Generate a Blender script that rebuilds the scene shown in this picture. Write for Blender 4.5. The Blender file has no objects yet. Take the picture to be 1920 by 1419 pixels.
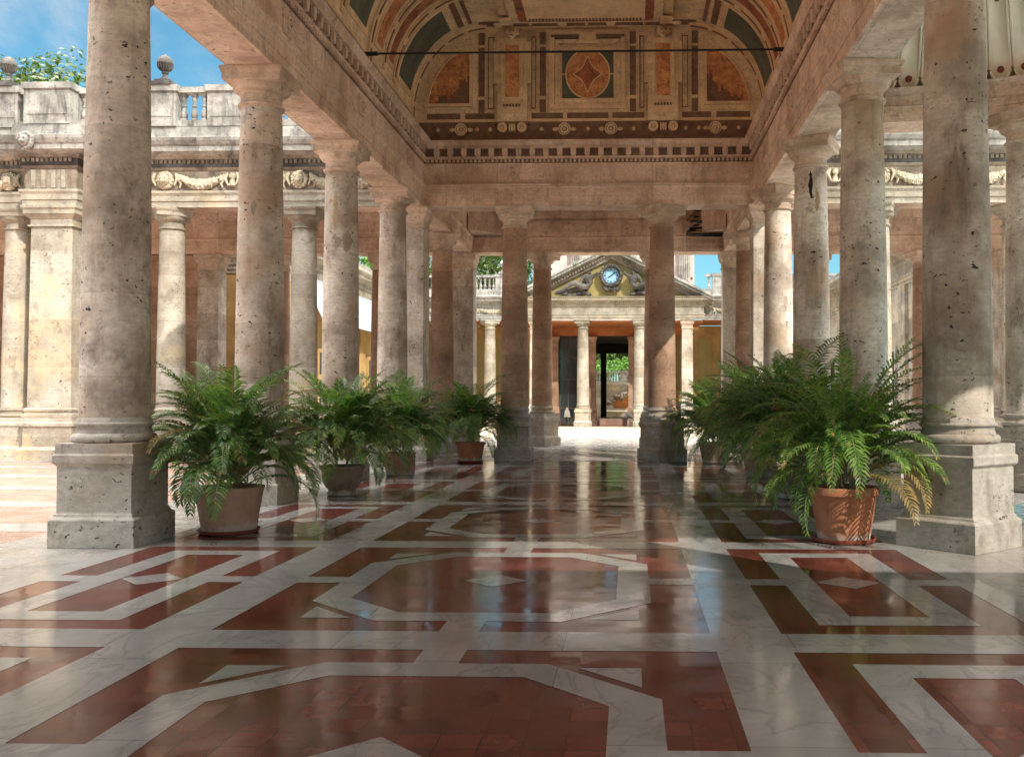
import bpy, math, random
from mathutils import Vector, Matrix, noise

PI = math.pi
rnd = random.Random(11)
sc = bpy.context.scene
C = sc.collection

# ------------------------------------------------------------------ helpers
class MB:
    """collects geometry, then links it as ONE mesh object"""
    def __init__(self):
        self.v = []; self.f = []; self.m = []; self.s = []
    def add(self, vs, fs, m=0, smooth=False):
        o = len(self.v)
        self.v += [tuple(p) for p in vs]
        for f in fs:
            self.f.append(tuple(i + o for i in f)); self.m.append(m); self.s.append(smooth)
    def box(self, x0, x1, y0, y1, z0, z1, m=0):
        v = [(x0,y0,z0),(x1,y0,z0),(x1,y1,z0),(x0,y1,z0),(x0,y0,z1),(x1,y0,z1),(x1,y1,z1),(x0,y1,z1)]
        self.add(v, [(0,3,2,1),(4,5,6,7),(0,1,5,4),(1,2,6,5),(2,3,7,6),(3,0,4,7)], m)
    def lathe(self, prof, n=32, cx=0, cy=0, m=0, smooth=True, a0=0.0, sx=1, sy=1):
        vs = []; fs = []
        k = len(prof)
        for i in range(n):
            a = a0 + 2*PI*i/n
            for r, z in prof:
                vs.append((cx + sx*r*math.cos(a), cy + sy*r*math.sin(a), z))
        for i in range(n):
            j = (i+1) % n
            for q in range(k-1):
                fs.append((i*k+q, j*k+q, j*k+q+1, i*k+q+1))
        if prof[0][0] > 1e-4: fs.append(tuple(i*k for i in reversed(range(n))))
        if prof[-1][0] > 1e-4: fs.append(tuple(i*k+k-1 for i in range(n)))
        self.add(vs, fs, m, smooth)
    def sq(self, prof, cx=0, cy=0, m=0, fy=1.0):
        vs = []; fs = []
        k = len(prof)
        for (ax, ay) in ((-1,-1),(1,-1),(1,1),(-1,1)):
            for r, z in prof: vs.append((cx+ax*r, cy+ay*r*fy, z))
        for i in range(4):
            j = (i+1) % 4
            for q in range(k-1): fs.append((i*k+q, j*k+q, j*k+q+1, i*k+q+1))
        fs.append(tuple(i*k for i in (3,2,1,0))); fs.append(tuple(i*k+k-1 for i in range(4)))
        self.add(vs, fs, m)
    def sweep(self, prof, path, m=0, side=1, closed_prof=False, caps=True, smooth=False):
        """prof = (out, z) points, path = xy points; out is to the right of travel when side = 1"""
        n = len(path); k = len(prof)
        dirs = [(Vector(path[i+1]) - Vector(path[i])).normalized() for i in range(n-1)]
        nor = [Vector((d.y, -d.x))*side for d in dirs]
        vs = []; fs = []
        for i, p in enumerate(path):
            if i == 0: mit = nor[0]
            elif i == n-1: mit = nor[-1]
            else:
                a, b = nor[i-1], nor[i]
                mit = (a+b); mit = mit / max(1e-6, (1 + a.dot(b)))
            for o, z in prof: vs.append((p[0]+mit.x*o, p[1]+mit.y*o, z))
        kk = k if closed_prof else k-1
        for i in range(n-1):
            for q in range(kk):
                a, b = i*k+q, i*k+(q+1) % k
                c, d = (i+1)*k+(q+1) % k, (i+1)*k+q
                fs.append((a,b,c,d) if side < 0 else (d,c,b,a))
        if caps:
            fs.append(tuple(range(k))); fs.append(tuple(reversed(range((n-1)*k, n*k))))
        self.add(vs, fs, m, smooth)
    def poly(self, pts, m=0):
        self.add(pts, [tuple(range(len(pts)))], m)
    def prism(self, pts, y0, y1, m=0):
        """pts in xz (anticlockwise seen from -y), extruded from y0 (front) to y1"""
        n = len(pts)
        vs = [(x,y0,z) for x,z in pts] + [(x,y1,z) for x,z in pts]
        fs = [tuple(range(n)), tuple(reversed(range(n,2*n)))]
        for i in range(n):
            j = (i+1) % n
            fs.append((j, i, i+n, j+n))
        self.add(vs, fs, m)
    def ring(self, outer, inner, y0, y1, m=0):
        n = len(outer)
        vs = [(x,y0,z) for x,z in outer] + [(x,y0,z) for x,z in inner] + [(x,y1,z) for x,z in outer] + [(x,y1,z) for x,z in inner]
        fs = []
        for i in range(n):
            j = (i+1) % n
            fs += [(i,j,n+j,n+i), (j,i,2*n+i,2*n+j), (n+i,n+j,3*n+j,3*n+i)]
        self.add(vs, fs, m)
    def tube(self, pts, rad, n=8, m=0, smooth=True, caps=True):
        pts = [Vector(p) for p in pts]
        if not hasattr(rad, '__len__'): rad = [rad]*len(pts)
        vs = []; fs = []; up = Vector((0,0,1)); last = None
        for i, p in enumerate(pts):
            d = (pts[min(i+1,len(pts)-1)] - pts[max(i-1,0)]).normalized()
            if last is None:
                u = d.cross(up)
                if u.length < 0.1: u = d.cross(Vector((0,1,0)))
            else: u = last - d*last.dot(d)
            u.normalize(); w = d.cross(u); last = u
            for k in range(n):
                a = 2*PI*k/n
                vs.append(p + (u*math.cos(a) + w*math.sin(a))*rad[i])
        for i in range(len(pts)-1):
            for k in range(n):
                j = (k+1) % n
                fs.append((i*n+k, i*n+j, (i+1)*n+j, (i+1)*n+k))
        if caps:
            fs.append(tuple(reversed(range(n)))); fs.append(tuple(range((len(pts)-1)*n, len(pts)*n)))
        self.add(vs, fs, m, smooth)
    def ball(self, c, r, m=0, nu=10, nv=7, jit=0.0, seed=0, sc3=(1,1,1)):
        vs = []; fs = []
        for i in range(nv+1):
            t = PI*i/nv
            for k in range(nu):
                a = 2*PI*k/nu
                d = Vector((math.sin(t)*math.cos(a), math.sin(t)*math.sin(a), math.cos(t)))
                q = r*(1 + jit*noise.noise(d*2.3 + Vector((seed*3.1, seed*1.7, 0))))
                vs.append((c[0]+d.x*q*sc3[0], c[1]+d.y*q*sc3[1], c[2]+d.z*q*sc3[2]))
        for i in range(nv):
            for k in range(nu):
                j = (k+1) % nu
                fs.append((i*nu+k, (i+1)*nu+k, (i+1)*nu+j, i*nu+j))
        self.add(vs, fs, m, True)
    def mesh(self, name, mats):
        me = bpy.data.meshes.new(name)
        me.from_pydata(self.v, [], self.f)
        if not isinstance(mats, (list, tuple)): mats = [mats]
        for mm in mats: me.materials.append(mm)
        me.polygons.foreach_set('material_index', self.m)
        me.polygons.foreach_set('use_smooth', self.s)
        me.update()
        if any(self.s): me.set_sharp_from_angle(angle=math.radians(40))
        return me
    def build(self, name, mats, parent=None, label=None, bevel=0):
        o = bpy.data.objects.new(name, self.mesh(name, mats))
        C.objects.link(o); o.parent = parent
        if label: o['label'] = label
        if bevel:
            b = o.modifiers.new('bevel', 'BEVEL'); b.width = bevel; b.segments = 2; b.limit_method = 'ANGLE'; b.angle_limit = math.radians(35)
        return o

def tag(o, label, cat, group=None):
    o['label'] = label; o['category'] = cat; o['kind'] = 'thing'
    if group: o['group'] = group
    return o
def thing(name, label, cat, loc=(0,0,0), rz=0, group=None):
    o = bpy.data.objects.new(name, None); C.objects.link(o)
    o.location = loc; o.rotation_euler = (0,0,rz); o.empty_display_size = 0.2
    return tag(o, label, cat, group)
def struct(o):
    o['kind'] = 'structure'; return o
def dup(root, loc, rz, label, group=None, scale=None):
    r = root.copy(); C.objects.link(r); r.location = loc; r.rotation_euler = (0,0,rz); r['label'] = label
    if group: r['group'] = group
    if scale: r.scale = scale
    for ch in list(root.children):
        c = ch.copy(); C.objects.link(c); c.parent = r
        for g in list(ch.children):
            d = g.copy(); C.objects.link(d); d.parent = c
    return r

# ------------------------------------------------------------------ materials
def newmat(name):
    m = bpy.data.materials.new(name); m.use_nodes = True
    nt = m.node_tree
    return m, nt, nt.nodes['Principled BSDF']
def N(nt, typ, **kw):
    n = nt.nodes.new(typ)
    for k, v in kw.items():
        if k in ('ins',):
            for a, b in v.items(): n.inputs[a].default_value = b
        else: setattr(n, k, v)
    return n
def L(nt, a, b): nt.links.new(a, b)
def math_n(nt, op, a, b=None, clamp=False):
    n = nt.nodes.new('ShaderNodeMath'); n.operation = op; n.use_clamp = clamp
    for i, x in enumerate((a, b)):
        if x is None: continue
        if hasattr(x, 'links'): nt.links.new(x, n.inputs[i])
        else: n.inputs[i].default_value = x
    return n.outputs[0]
def mixc(nt, fac, a, b, blend='MIX'):
    n = nt.nodes.new('ShaderNodeMix'); n.data_type = 'RGBA'; n.blend_type = blend
    for i, x in ((0, fac), (6, a), (7, b)):
        if hasattr(x, 'links'): nt.links.new(x, n.inputs[i])
        elif isinstance(x, (int, float)): n.inputs[i].default_value = x
        else: n.inputs[i].default_value = (*x, 1)
    return n.outputs[2]
def ramp(nt, fac, stops):
    n = nt.nodes.new('ShaderNodeValToRGB'); r = n.color_ramp
    while len(r.elements) < len(stops): r.elements.new(0.5)
    for e, (p, c) in zip(r.elements, stops):
        e.position = p; e.color = (*c, 1) if len(c) == 3 else c
    nt.links.new(fac, n.inputs[0]); return n.outputs[0]
def maprange(nt, v, a, b, c=0.0, d=1.0):
    n = nt.nodes.new('ShaderNodeMapRange'); n.interpolation_type = 'SMOOTHSTEP'
    nt.links.new(v, n.inputs[0])
    for i, x in enumerate((a,b,c,d)): n.inputs[i+1].default_value = x
    return n.outputs[0]
def noise_n(nt, vec, scale, detail=4, rough=0.55, dist=0.0):
    n = nt.nodes.new('ShaderNodeTexNoise'); n.inputs['Scale'].default_value = scale
    n.inputs['Detail'].default_value = detail; n.inputs['Roughness'].default_value = rough; n.inputs['Distortion'].default_value = dist
    nt.links.new(vec, n.inputs['Vector']); return n.outputs[0]
def coords(nt, space='Object', rand=True, scale=(1,1,1)):
    tc = nt.nodes.new('ShaderNodeTexCoord'); v = tc.outputs[space]
    if rand:
        oi = nt.nodes.new('ShaderNodeObjectInfo')
        k = nt.nodes.new('ShaderNodeVectorMath'); k.operation = 'MULTIPLY'
        cx = nt.nodes.new('ShaderNodeCombineXYZ')
        for i in range(3): nt.links.new(oi.outputs['Random'], cx.inputs[i])
        nt.links.new(cx.outputs[0], k.inputs[0]); k.inputs[1].default_value = (57.3, 31.7, 0.0)
        a = nt.nodes.new('ShaderNodeVectorMath'); a.operation = 'ADD'
        nt.links.new(v, a.inputs[0]); nt.links.new(k.outputs[0], a.inputs[1]); v = a.outputs[0]
    if scale != (1,1,1):
        s = nt.nodes.new('ShaderNodeVectorMath'); s.operation = 'MULTIPLY'
        nt.links.new(v, s.inputs[0]); s.inputs[1].default_value = scale; v = s.outputs[0]
    return v
def scaled(nt, v, s):
    n = nt.nodes.new('ShaderNodeVectorMath'); n.operation = 'MULTIPLY'
    nt.links.new(v, n.inputs[0]); n.inputs[1].default_value = s; return n.outputs[0]
def sepxyz(nt, v):
    n = nt.nodes.new('ShaderNodeSeparateXYZ'); nt.links.new(v, n.inputs[0]); return n.outputs
def fract_line(nt, x, period, width, offset=0.0):
    """1 on a thin line every `period`"""
    a = math_n(nt, 'ADD', x, -offset); a = math_n(nt, 'DIVIDE', a, period); a = math_n(nt, 'FRACT', a)
    a = math_n(nt, 'SUBTRACT', a, 0.5); a = math_n(nt, 'ABSOLUTE', a)
    return math_n(nt, 'GREATER_THAN', a, 0.5 - width/period/2)

def stone(name, light, mid, dark, pits=0.6, drum=0.0, stain=0.4, staincol=(0.10,0.095,0.085), rough=0.75, bump=0.35, warm=None, joint=0.7, blocks=0.0, streak=0.0):
    m, nt, bs = newmat(name)
    v = coords(nt)
    n1 = noise_n(nt, v, 1.1, 6, 0.62)
    col = ramp(nt, n1, [(0.36, dark), (0.49, mid), (0.61, light)])
    n2 = noise_n(nt, scaled(nt, v, (1,1,2.2)), 9, 6, 0.7)
    col = mixc(nt, maprange(nt, n2, 0.35, 0.7, 0.0, 0.6), col, tuple(c*0.62 for c in mid))
    if warm:
        nw = noise_n(nt, v, 0.9, 3, 0.5)
        col = mixc(nt, maprange(nt, nw, 0.52, 0.7, 0, 0.65), col, warm)
    if stain:
        ns = noise_n(nt, scaled(nt, v, (1.6,1.6,0.7)), 1.3, 6, 0.7, 0.6)
        col = mixc(nt, maprange(nt, ns, 0.52, 0.74, 0, stain), col, staincol)
    h = n2
    nb_ = noise_n(nt, scaled(nt, v, (1,1,0.75)), 2.6, 7, 0.72, 0.15)
    col = mixc(nt, maprange(nt, nb_, 0.56, 0.64, 0, 0.55), col, tuple(c*0.45 for c in mid))
    if drum:
        z = sepxyz(nt, v)[2]
        f = math_n(nt, 'FLOOR', math_n(nt, 'DIVIDE', z, drum))
        oi = N(nt, 'ShaderNodeObjectInfo')
        f = math_n(nt, 'ADD', f, math_n(nt, 'MULTIPLY', oi.outputs['Random'], 91.0))
        wn = N(nt, 'ShaderNodeTexWhiteNoise', noise_dimensions='1D'); L(nt, f, wn.inputs['W'])
        col = mixc(nt, 1.0, col, ramp(nt, wn.outputs[0], [(0,(0.76,0.73,0.69)),(0.5,(0.95,0.93,0.9)),(1,(1.06,1.06,1.05))]), 'MULTIPLY')
        ln = fract_line(nt, z, drum, 0.012)
        col = mixc(nt, math_n(nt, 'MULTIPLY', ln, joint), col, tuple(c*0.35 for c in mid))
    if blocks:
        xyz = sepxyz(nt, N(nt, 'ShaderNodeTexCoord').outputs['Object'])
        g = math_n(nt, 'MAXIMUM', fract_line(nt, xyz[0], blocks, 0.008, 0.35), fract_line(nt, xyz[1], blocks, 0.008, 0.35))
        cb_ = math_n(nt, 'ADD', math_n(nt, 'FLOOR', math_n(nt, 'DIVIDE', math_n(nt, 'ADD', xyz[0], -0.35), blocks)), math_n(nt, 'MULTIPLY', math_n(nt, 'FLOOR', math_n(nt, 'DIVIDE', math_n(nt, 'ADD', xyz[1], -0.35), blocks)), 7.3))
        cb_ = math_n(nt, 'ADD', cb_, math_n(nt, 'MULTIPLY', math_n(nt, 'FLOOR', math_n(nt, 'MULTIPLY', xyz[2], 1.75)), 3.1))
        wb = N(nt, 'ShaderNodeTexWhiteNoise', noise_dimensions='1D'); L(nt, cb_, wb.inputs['W'])
        col = mixc(nt, 1.0, col, ramp(nt, wb.outputs[0], [(0,(0.80,0.77,0.75)),(1,(1.05,1.04,1.03))]), 'MULTIPLY')
        col = mixc(nt, math_n(nt, 'MULTIPLY', g, 0.6), col, tuple(c*0.35 for c in dark))
    if streak:
        nst = noise_n(nt, scaled(nt, v, (5,5,0.45)), 1.6, 6, 0.7)
        col = mixc(nt, maprange(nt, nst, 0.50, 0.70, 0, streak), col, staincol)
    # pits: elongated holes of travertine, clustered
    np_ = noise_n(nt, scaled(nt, v, (1,1,1.5)), 13, 3, 0.55, 0.3)
    nc = noise_n(nt, v, 1.9, 4, 0.6)
    pm = math_n(nt, 'MULTIPLY', maprange(nt, np_, 0.635, 0.67), maprange(nt, nc, 0.44, 0.56))
    col = mixc(nt, math_n(nt, 'MULTIPLY', pm, pits), col, (0.035,0.03,0.026))
    nf = noise_n(nt, v, 46, 3, 0.6)
    hh = math_n(nt, 'ADD', math_n(nt, 'MULTIPLY', nf, 0.25), math_n(nt, 'MULTIPLY', h, 0.6))
    hh = math_n(nt, 'SUBTRACT', hh, math_n(nt, 'MULTIPLY', pm, 1.2))
    b = N(nt, 'ShaderNodeBump'); b.inputs['Strength'].default_value = bump; b.inputs['Distance'].default_value = 0.03
    L(nt, hh, b.inputs['Height']); L(nt, b.outputs[0], bs.inputs['Normal'])
    L(nt, col, bs.inputs['Base Color']); bs.inputs['Roughness'].default_value = rough
    bs.inputs['Specular IOR Level'].default_value = 0.25
    return m

def plain(name, c, rough=0.7, var=0.25, scale=3.0, bump=0.15, metal=0.0, spec=0.3, c2=None):
    m, nt, bs = newmat(name)
    v = coords(nt)
    n1 = noise_n(nt, v, scale, 6, 0.65)
    lo = tuple(x*(1-var) for x in c) if c2 is None else c2
    col = ramp(nt, n1, [(0.34, lo), (0.62, c)])
    L(nt, col, bs.inputs['Base Color']); bs.inputs['Roughness'].default_value = rough
    bs.inputs['Metallic'].default_value = metal; bs.inputs['Specular IOR Level'].default_value = spec
    if bump:
        nb = noise_n(nt, v, scale*9, 4, 0.6)
        b = N(nt, 'ShaderNodeBump'); b.inputs['Strength'].default_value = bump; b.inputs['Distance'].default_value = 0.02
        L(nt, nb, b.inputs['Height']); L(nt, b.outputs[0], bs.inputs['Normal'])
    return m

def tile_mat(name, base, dark, size=0.2, rough=0.10, tilt=0.013, grout=(0.03,0.016,0.014), gw=0.008):
    m, nt, bs = newmat(name)
    tc = N(nt, 'ShaderNodeTexCoord'); v = tc.outputs['Object']
    x, y, z = sepxyz(nt, v)
    fx = math_n(nt, 'FLOOR', math_n(nt, 'DIVIDE', x, size)); fy = math_n(nt, 'FLOOR', math_n(nt, 'DIVIDE', y, size))
    cc = N(nt, 'ShaderNodeCombineXYZ'); L(nt, fx, cc.inputs[0]); L(nt, fy, cc.inputs[1])
    wn = N(nt, 'ShaderNodeTexWhiteNoise', noise_dimensions='2D'); L(nt, cc.outputs[0], wn.inputs['Vector'])
    col = ramp(nt, wn.outputs[0], [(0.0, dark), (1.0, base)])
    n1 = noise_n(nt, v, 1.6, 8, 0.75)
    col = mixc(nt, maprange(nt, n1, 0.38, 0.66, 0, 0.6), col, tuple(c*0.6 for c in dark))
    g = math_n(nt, 'MAXIMUM', fract_line(nt, x, size, gw, 0), fract_line(nt, y, size, gw, 0))
    col = mixc(nt, math_n(nt, 'MULTIPLY', g, 0.9), col, grout)
    L(nt, col, bs.inputs['Base Color'])
    # each tile lies a touch off level, and is slightly dished
    geo = N(nt, 'ShaderNodeNewGeometry')
    sub = N(nt, 'ShaderNodeVectorMath', operation='SUBTRACT'); L(nt, wn.outputs['Color'], sub.inputs[0]); sub.inputs[1].default_value = (0.5,0.5,0.5)
    sca = N(nt, 'ShaderNodeVectorMath', operation='MULTIPLY'); L(nt, sub.outputs[0], sca.inputs[0]); sca.inputs[1].default_value = (tilt,tilt,0)
    nb = noise_n(nt, v, 7, 3, 0.5)
    b = N(nt, 'ShaderNodeBump'); b.inputs['Strength'].default_value = 0.025; b.inputs['Distance'].default_value = 0.02
    L(nt, nb, b.inputs['Height'])
    ad = N(nt, 'ShaderNodeVectorMath', operation='ADD'); L(nt, b.outputs[0], ad.inputs[0]); L(nt, sca.outputs[0], ad.inputs[1])
    no = N(nt, 'ShaderNodeVectorMath', operation='NORMALIZE'); L(nt, ad.outputs[0], no.inputs[0]); L(nt, no.outputs[0], bs.inputs['Normal'])
    nr = noise_n(nt, v, 1.7, 5, 0.6)
    L(nt, maprange(nt, nr, 0.3, 0.7, rough*0.6, rough*1.9), bs.inputs['Roughness'])
    bs.inputs['Specular IOR Level'].default_value = 0.38
    return m

def marble_mat(name, a, b_, vein, rough=0.085):
    m, nt, bs = newmat(name)
    tc = N(nt, 'ShaderNodeTexCoord'); v = tc.outputs['Object']
    x, y, z = sepxyz(nt, v)
    n0 = noise_n(nt, v, 0.8, 6, 0.65, 0.8)
    col = ramp(nt, n0, [(0.34, b_), (0.62, a)])
    fx = math_n(nt, 'FLOOR', math_n(nt, 'DIVIDE', math_n(nt, 'ADD', x, 0.0), 0.75)); fy = math_n(nt, 'FLOOR', math_n(nt, 'DIVIDE', math_n(nt,'ADD',y,-3.13), 1.4033))
    cc = N(nt, 'ShaderNodeCombineXYZ'); L(nt, fx, cc.inputs[0]); L(nt, fy, cc.inputs[1])
    wn = N(nt, 'ShaderNodeTexWhiteNoise', noise_dimensions='2D'); L(nt, cc.outputs[0], wn.inputs['Vector'])
    col = mixc(nt, 1.0, col, ramp(nt, wn.outputs[0], [(0,(0.80,0.80,0.80)),(1,(1.0,0.99,0.97))]), 'MULTIPLY')
    nv = noise_n(nt, scaled(nt, v, (1.0,0.6,1)), 1.5, 7, 0.6, 0.9)
    vm = math_n(nt, 'ABSOLUTE', math_n(nt, 'SUBTRACT', nv, 0.5))
    col = mixc(nt, maprange(nt, vm, 0.0, 0.03, 0.42, 0.0), col, vein)
    g = math_n(nt, 'MAXIMUM', fract_line(nt, x, 1.5, 0.005, 0.75), fract_line(nt, y, 1.4033, 0.006, 3.13))
    col = mixc(nt, math_n(nt, 'MULTIPLY', g, 0.8), col, (0.10,0.095,0.09))
    nsc = noise_n(nt, v, 14, 5, 0.75)
    col = mixc(nt, maprange(nt, nsc, 0.58, 0.72, 0, 0.45), col, vein)
    ngr = noise_n(nt, v, 0.7, 8, 0.75); col = mixc(nt, maprange(nt, ngr, 0.5, 0.68, 0, 0.4), col, (0.30,0.27,0.235))
    L(nt, col, bs.inputs['Base Color'])
    sub = N(nt, 'ShaderNodeVectorMath', operation='SUBTRACT'); L(nt, wn.outputs['Color'], sub.inputs[0]); sub.inputs[1].default_value = (0.5,0.5,0.5)
    sca = N(nt, 'ShaderNodeVectorMath', operation='MULTIPLY'); L(nt, sub.outputs[0], sca.inputs[0]); sca.inputs[1].default_value = (0.010,0.010,0)
    nb = noise_n(nt, v, 3.5, 4, 0.55)
    b = N(nt, 'ShaderNodeBump'); b.inputs['Strength'].default_value = 0.02; b.inputs['Distance'].default_value = 0.03
    L(nt, nb, b.inputs['Height'])
    ad = N(nt, 'ShaderNodeVectorMath', operation='ADD'); L(nt, b.outputs[0], ad.inputs[0]); L(nt, sca.outputs[0], ad.inputs[1])
    no = N(nt, 'ShaderNodeVectorMath', operation='NORMALIZE'); L(nt, ad.outputs[0], no.inputs[0]); L(nt, no.outputs[0], bs.inputs['Normal'])
    nr = noise_n(nt, v, 2.1, 5, 0.65)
    L(nt, maprange(nt, nr, 0.3, 0.7, rough*0.6, rough*2.1), bs.inputs['Roughness'])
    bs.inputs['Specular IOR Level'].default_value = 0.45
    return m

def leaf_mat(name, a, b_, trans=0.35):
    m, nt, bs = newmat(name)
    geo = N(nt, 'ShaderNodeNewGeometry')
    v = coords(nt)
    n1 = noise_n(nt, v, 2.2, 3, 0.5)
    f = math_n(nt, 'ADD', math_n(nt, 'MULTIPLY', geo.outputs['Random Per Island'], 0.5), math_n(nt, 'MULTIPLY', n1, 0.6))
    col = ramp(nt, f, [(0.2, b_), (0.75, a), (0.98, (a[0]*2.2, a[1]*1.4, a[2]*0.8))])
    L(nt, col, bs.inputs['Base Color']); bs.inputs['Roughness'].default_value = 0.42; bs.inputs['Specular IOR Level'].default_value = 0.4
    tr = N(nt, 'ShaderNodeBsdfTranslucent'); L(nt, mixc(nt, 1.0, col, (1.5,1.6,0.7), 'MULTIPLY'), tr.inputs[0])
    mx = N(nt, 'ShaderNodeMixShader'); mx.inputs[0].default_value = trans
    L(nt, bs.outputs[0], mx.inputs[1]); L(nt, tr.outputs[0], mx.inputs[2])
    L(nt, mx.outputs[0], nt.nodes['Material Output'].inputs[0])
    return m

def clay(name, c, lo):
    m = plain(name, c, 0.85, 0.3, 5.0, 0.3, c2=lo)
    nt = m.node_tree; bs = nt.nodes['Principled BSDF']; src = bs.inputs['Base Color'].links[0].from_socket
    v = coords(nt); z = sepxyz(nt, N(nt, 'ShaderNodeTexCoord').outputs['Object'])[2]
    n1 = noise_n(nt, scaled(nt, v, (1,1,0.5)), 5.0, 7, 0.7)
    low = maprange(nt, z, 0.03, 0.16, 0.25, 0.0)
    col = mixc(nt, maprange(nt, math_n(nt, 'ADD', n1, low), 0.58, 0.74, 0, 0.7), src, (0.58,0.50,0.43))
    n2 = noise_n(nt, scaled(nt, v, (3,3,0.5)), 3.0, 5, 0.6)
    col = mixc(nt, maprange(nt, n2, 0.55, 0.72, 0, 0.5), col, tuple(q*0.45 for q in c))
    L(nt, col, bs.inputs['Base Color']); return m
M = {}
M['column'] = stone('worn_travertine', (0.76,0.685,0.60), (0.60,0.515,0.435), (0.33,0.26,0.20), pits=1.0, streak=0.3, drum=0.93, stain=0.75, staincol=(0.17,0.115,0.08), warm=(0.46,0.30,0.19), joint=0.25)
M['pedestal'] = stone('pedestal_travertine', (0.56,0.51,0.45), (0.45,0.40,0.345), (0.31,0.25,0.19), pits=0.85, stain=0.6, staincol=(0.15,0.115,0.085), warm=(0.42,0.31,0.20))
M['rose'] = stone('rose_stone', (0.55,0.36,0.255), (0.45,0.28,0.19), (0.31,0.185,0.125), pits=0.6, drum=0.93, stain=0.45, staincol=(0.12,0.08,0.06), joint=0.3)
M['white'] = stone('white_travertine', (0.52,0.48,0.415), (0.43,0.385,0.315), (0.29,0.245,0.19), pits=0.8, drum=0.62, stain=0.5, streak=0.25, staincol=(0.22,0.18,0.14), warm=(0.58,0.47,0.31), joint=0.35)  # white stone of the wings and outer faces, its own tone
M['weathered'] = stone('weathered_white_stone', (0.50,0.475,0.435), (0.38,0.355,0.32), (0.18,0.165,0.15), pits=0.5, stain=0.95, streak=0.6, staincol=(0.07,0.065,0.06))
M['cornice'] = stone('soot_stained_stone', (0.44,0.37,0.29), (0.31,0.25,0.19), (0.15,0.12,0.095), pits=0.5, stain=0.9, streak=0.5, staincol=(0.055,0.048,0.042))
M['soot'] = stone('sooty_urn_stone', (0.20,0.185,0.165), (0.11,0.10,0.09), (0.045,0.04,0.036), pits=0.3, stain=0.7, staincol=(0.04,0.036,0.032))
M['beam'] = stone('pink_beam_stone', (0.83,0.65,0.515), (0.74,0.545,0.415), (0.54,0.37,0.265), pits=0.4, stain=0.5, staincol=(0.22,0.14,0.10), bump=0.3, blocks=1.37, streak=0.35)
M['capital'] = stone('capital_stone', (0.72,0.575,0.455), (0.60,0.455,0.345), (0.38,0.27,0.195), pits=0.5, stain=0.55, staincol=(0.16,0.11,0.08), bump=0.3)
M['recess'] = stone('shade_toned_recess_stone', (0.28,0.165,0.11), (0.19,0.11,0.07), (0.10,0.058,0.038), pits=0.2, stain=0.4)  # dark tone puts crevice shade behind dentils and modillions into colour
M['soffit'] = stone('soffit_stone', (0.80,0.65,0.52), (0.71,0.54,0.42), (0.50,0.36,0.265), pits=0.7, stain=0.5, staincol=(0.22,0.14,0.10), bump=0.3, blocks=1.37)
M['relief'] = stone('carved_relief_stone', (0.66,0.58,0.44), (0.58,0.50,0.36), (0.42,0.34,0.24), pits=0.3, stain=0.4, staincol=(0.12,0.10,0.08))
M['bronze'] = stone('dark_carved_stone', (0.16,0.14,0.12), (0.09,0.08,0.07), (0.045,0.04,0.036), pits=0.2, stain=0.2)
M['cream'] = plain('painted_cream', (0.94,0.735,0.48), 0.75, 0.28, 2.0, 0.1)
M['cream2'] = plain('painted_pale_cream', (0.90,0.66,0.40), 0.75, 0.25, 2.0, 0.1)
M['choc'] = plain('painted_dark_brown', (0.27,0.155,0.10), 0.7, 0.4, 5.0, 0.1)
def ornament(m, c, sc_, fac):
    nt = m.node_tree; bs = nt.nodes['Principled BSDF']; src = bs.inputs['Base Color'].links[0].from_socket
    v = coords(nt, rand=False)
    n1 = noise_n(nt, v, sc_, 2, 0.4, 1.6)
    ln = math_n(nt, 'ABSOLUTE', math_n(nt, 'SUBTRACT', n1, 0.5))
    col = mixc(nt, maprange(nt, ln, 0.012, 0.035, fac, 0.0), src, c)
    n2 = noise_n(nt, v, 1.1, 7, 0.75)
    col = mixc(nt, maprange(nt, n2, 0.48, 0.68, 0, 0.45), col, c)
    L(nt, col, bs.inputs['Base Color'])
ornament(M['cream'], (0.36,0.20,0.10), 5.5, 0.45); ornament(M['cream2'], (0.45,0.27,0.13), 9.0, 0.3)
M['russet'] = plain('painted_russet', (0.44,0.15,0.08), 0.7, 0.45, 3.0, 0.1, c2=(0.17,0.06,0.04))
M['orange'] = plain('painted_orange_marble', (0.80,0.40,0.17), 0.7, 0.4, 4.5, 0.1, c2=(0.46,0.17,0.085))
ornament(M['orange'], (0.30,0.09,0.045), 4.0, 0.6); ornament(M['russet'], (0.62,0.36,0.17), 5.0, 0.4)
M['green'] = plain('painted_grey_green', (0.15,0.165,0.115), 0.7, 0.4, 2.0, 0.1)
M['ochre'] = plain('ochre_render', (0.50,0.32,0.13), 0.85, 0.35, 1.2, 0.15)
M['yellow'] = plain('yellow_render', (0.38,0.30,0.12), 0.85, 0.15, 1.2, 0.1)
M['redlintel'] = plain('orange_red_render', (0.52,0.20,0.075), 0.85, 0.25, 1.2, 0.15)
M['darkwall'] = plain('shade_dark_interior', (0.05,0.045,0.042), 0.9, 0.3, 1.2, 0.1)  # near-black walls put the shade of passage and side bays into colour
M['terracotta'] = clay('terracotta', (0.52,0.22,0.12), (0.40,0.155,0.08))
M['terracotta2'] = clay('pale_terracotta', (0.58,0.36,0.265), (0.48,0.28,0.20))
M['terracotta3'] = clay('limy_terracotta', (0.40,0.29,0.21), (0.25,0.17,0.12))
M['saucer'] = plain('red_saucer_clay', (0.30,0.075,0.045), 0.55, 0.25, 4.0, 0.15)
M['soil'] = plain('dark_soil', (0.035,0.026,0.02), 0.95, 0.4, 20, 0.6)
M['cane'] = plain('palm_cane', (0.40,0.33,0.20), 0.7, 0.4, 14, 0.3, c2=(0.20,0.19,0.08))
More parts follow.
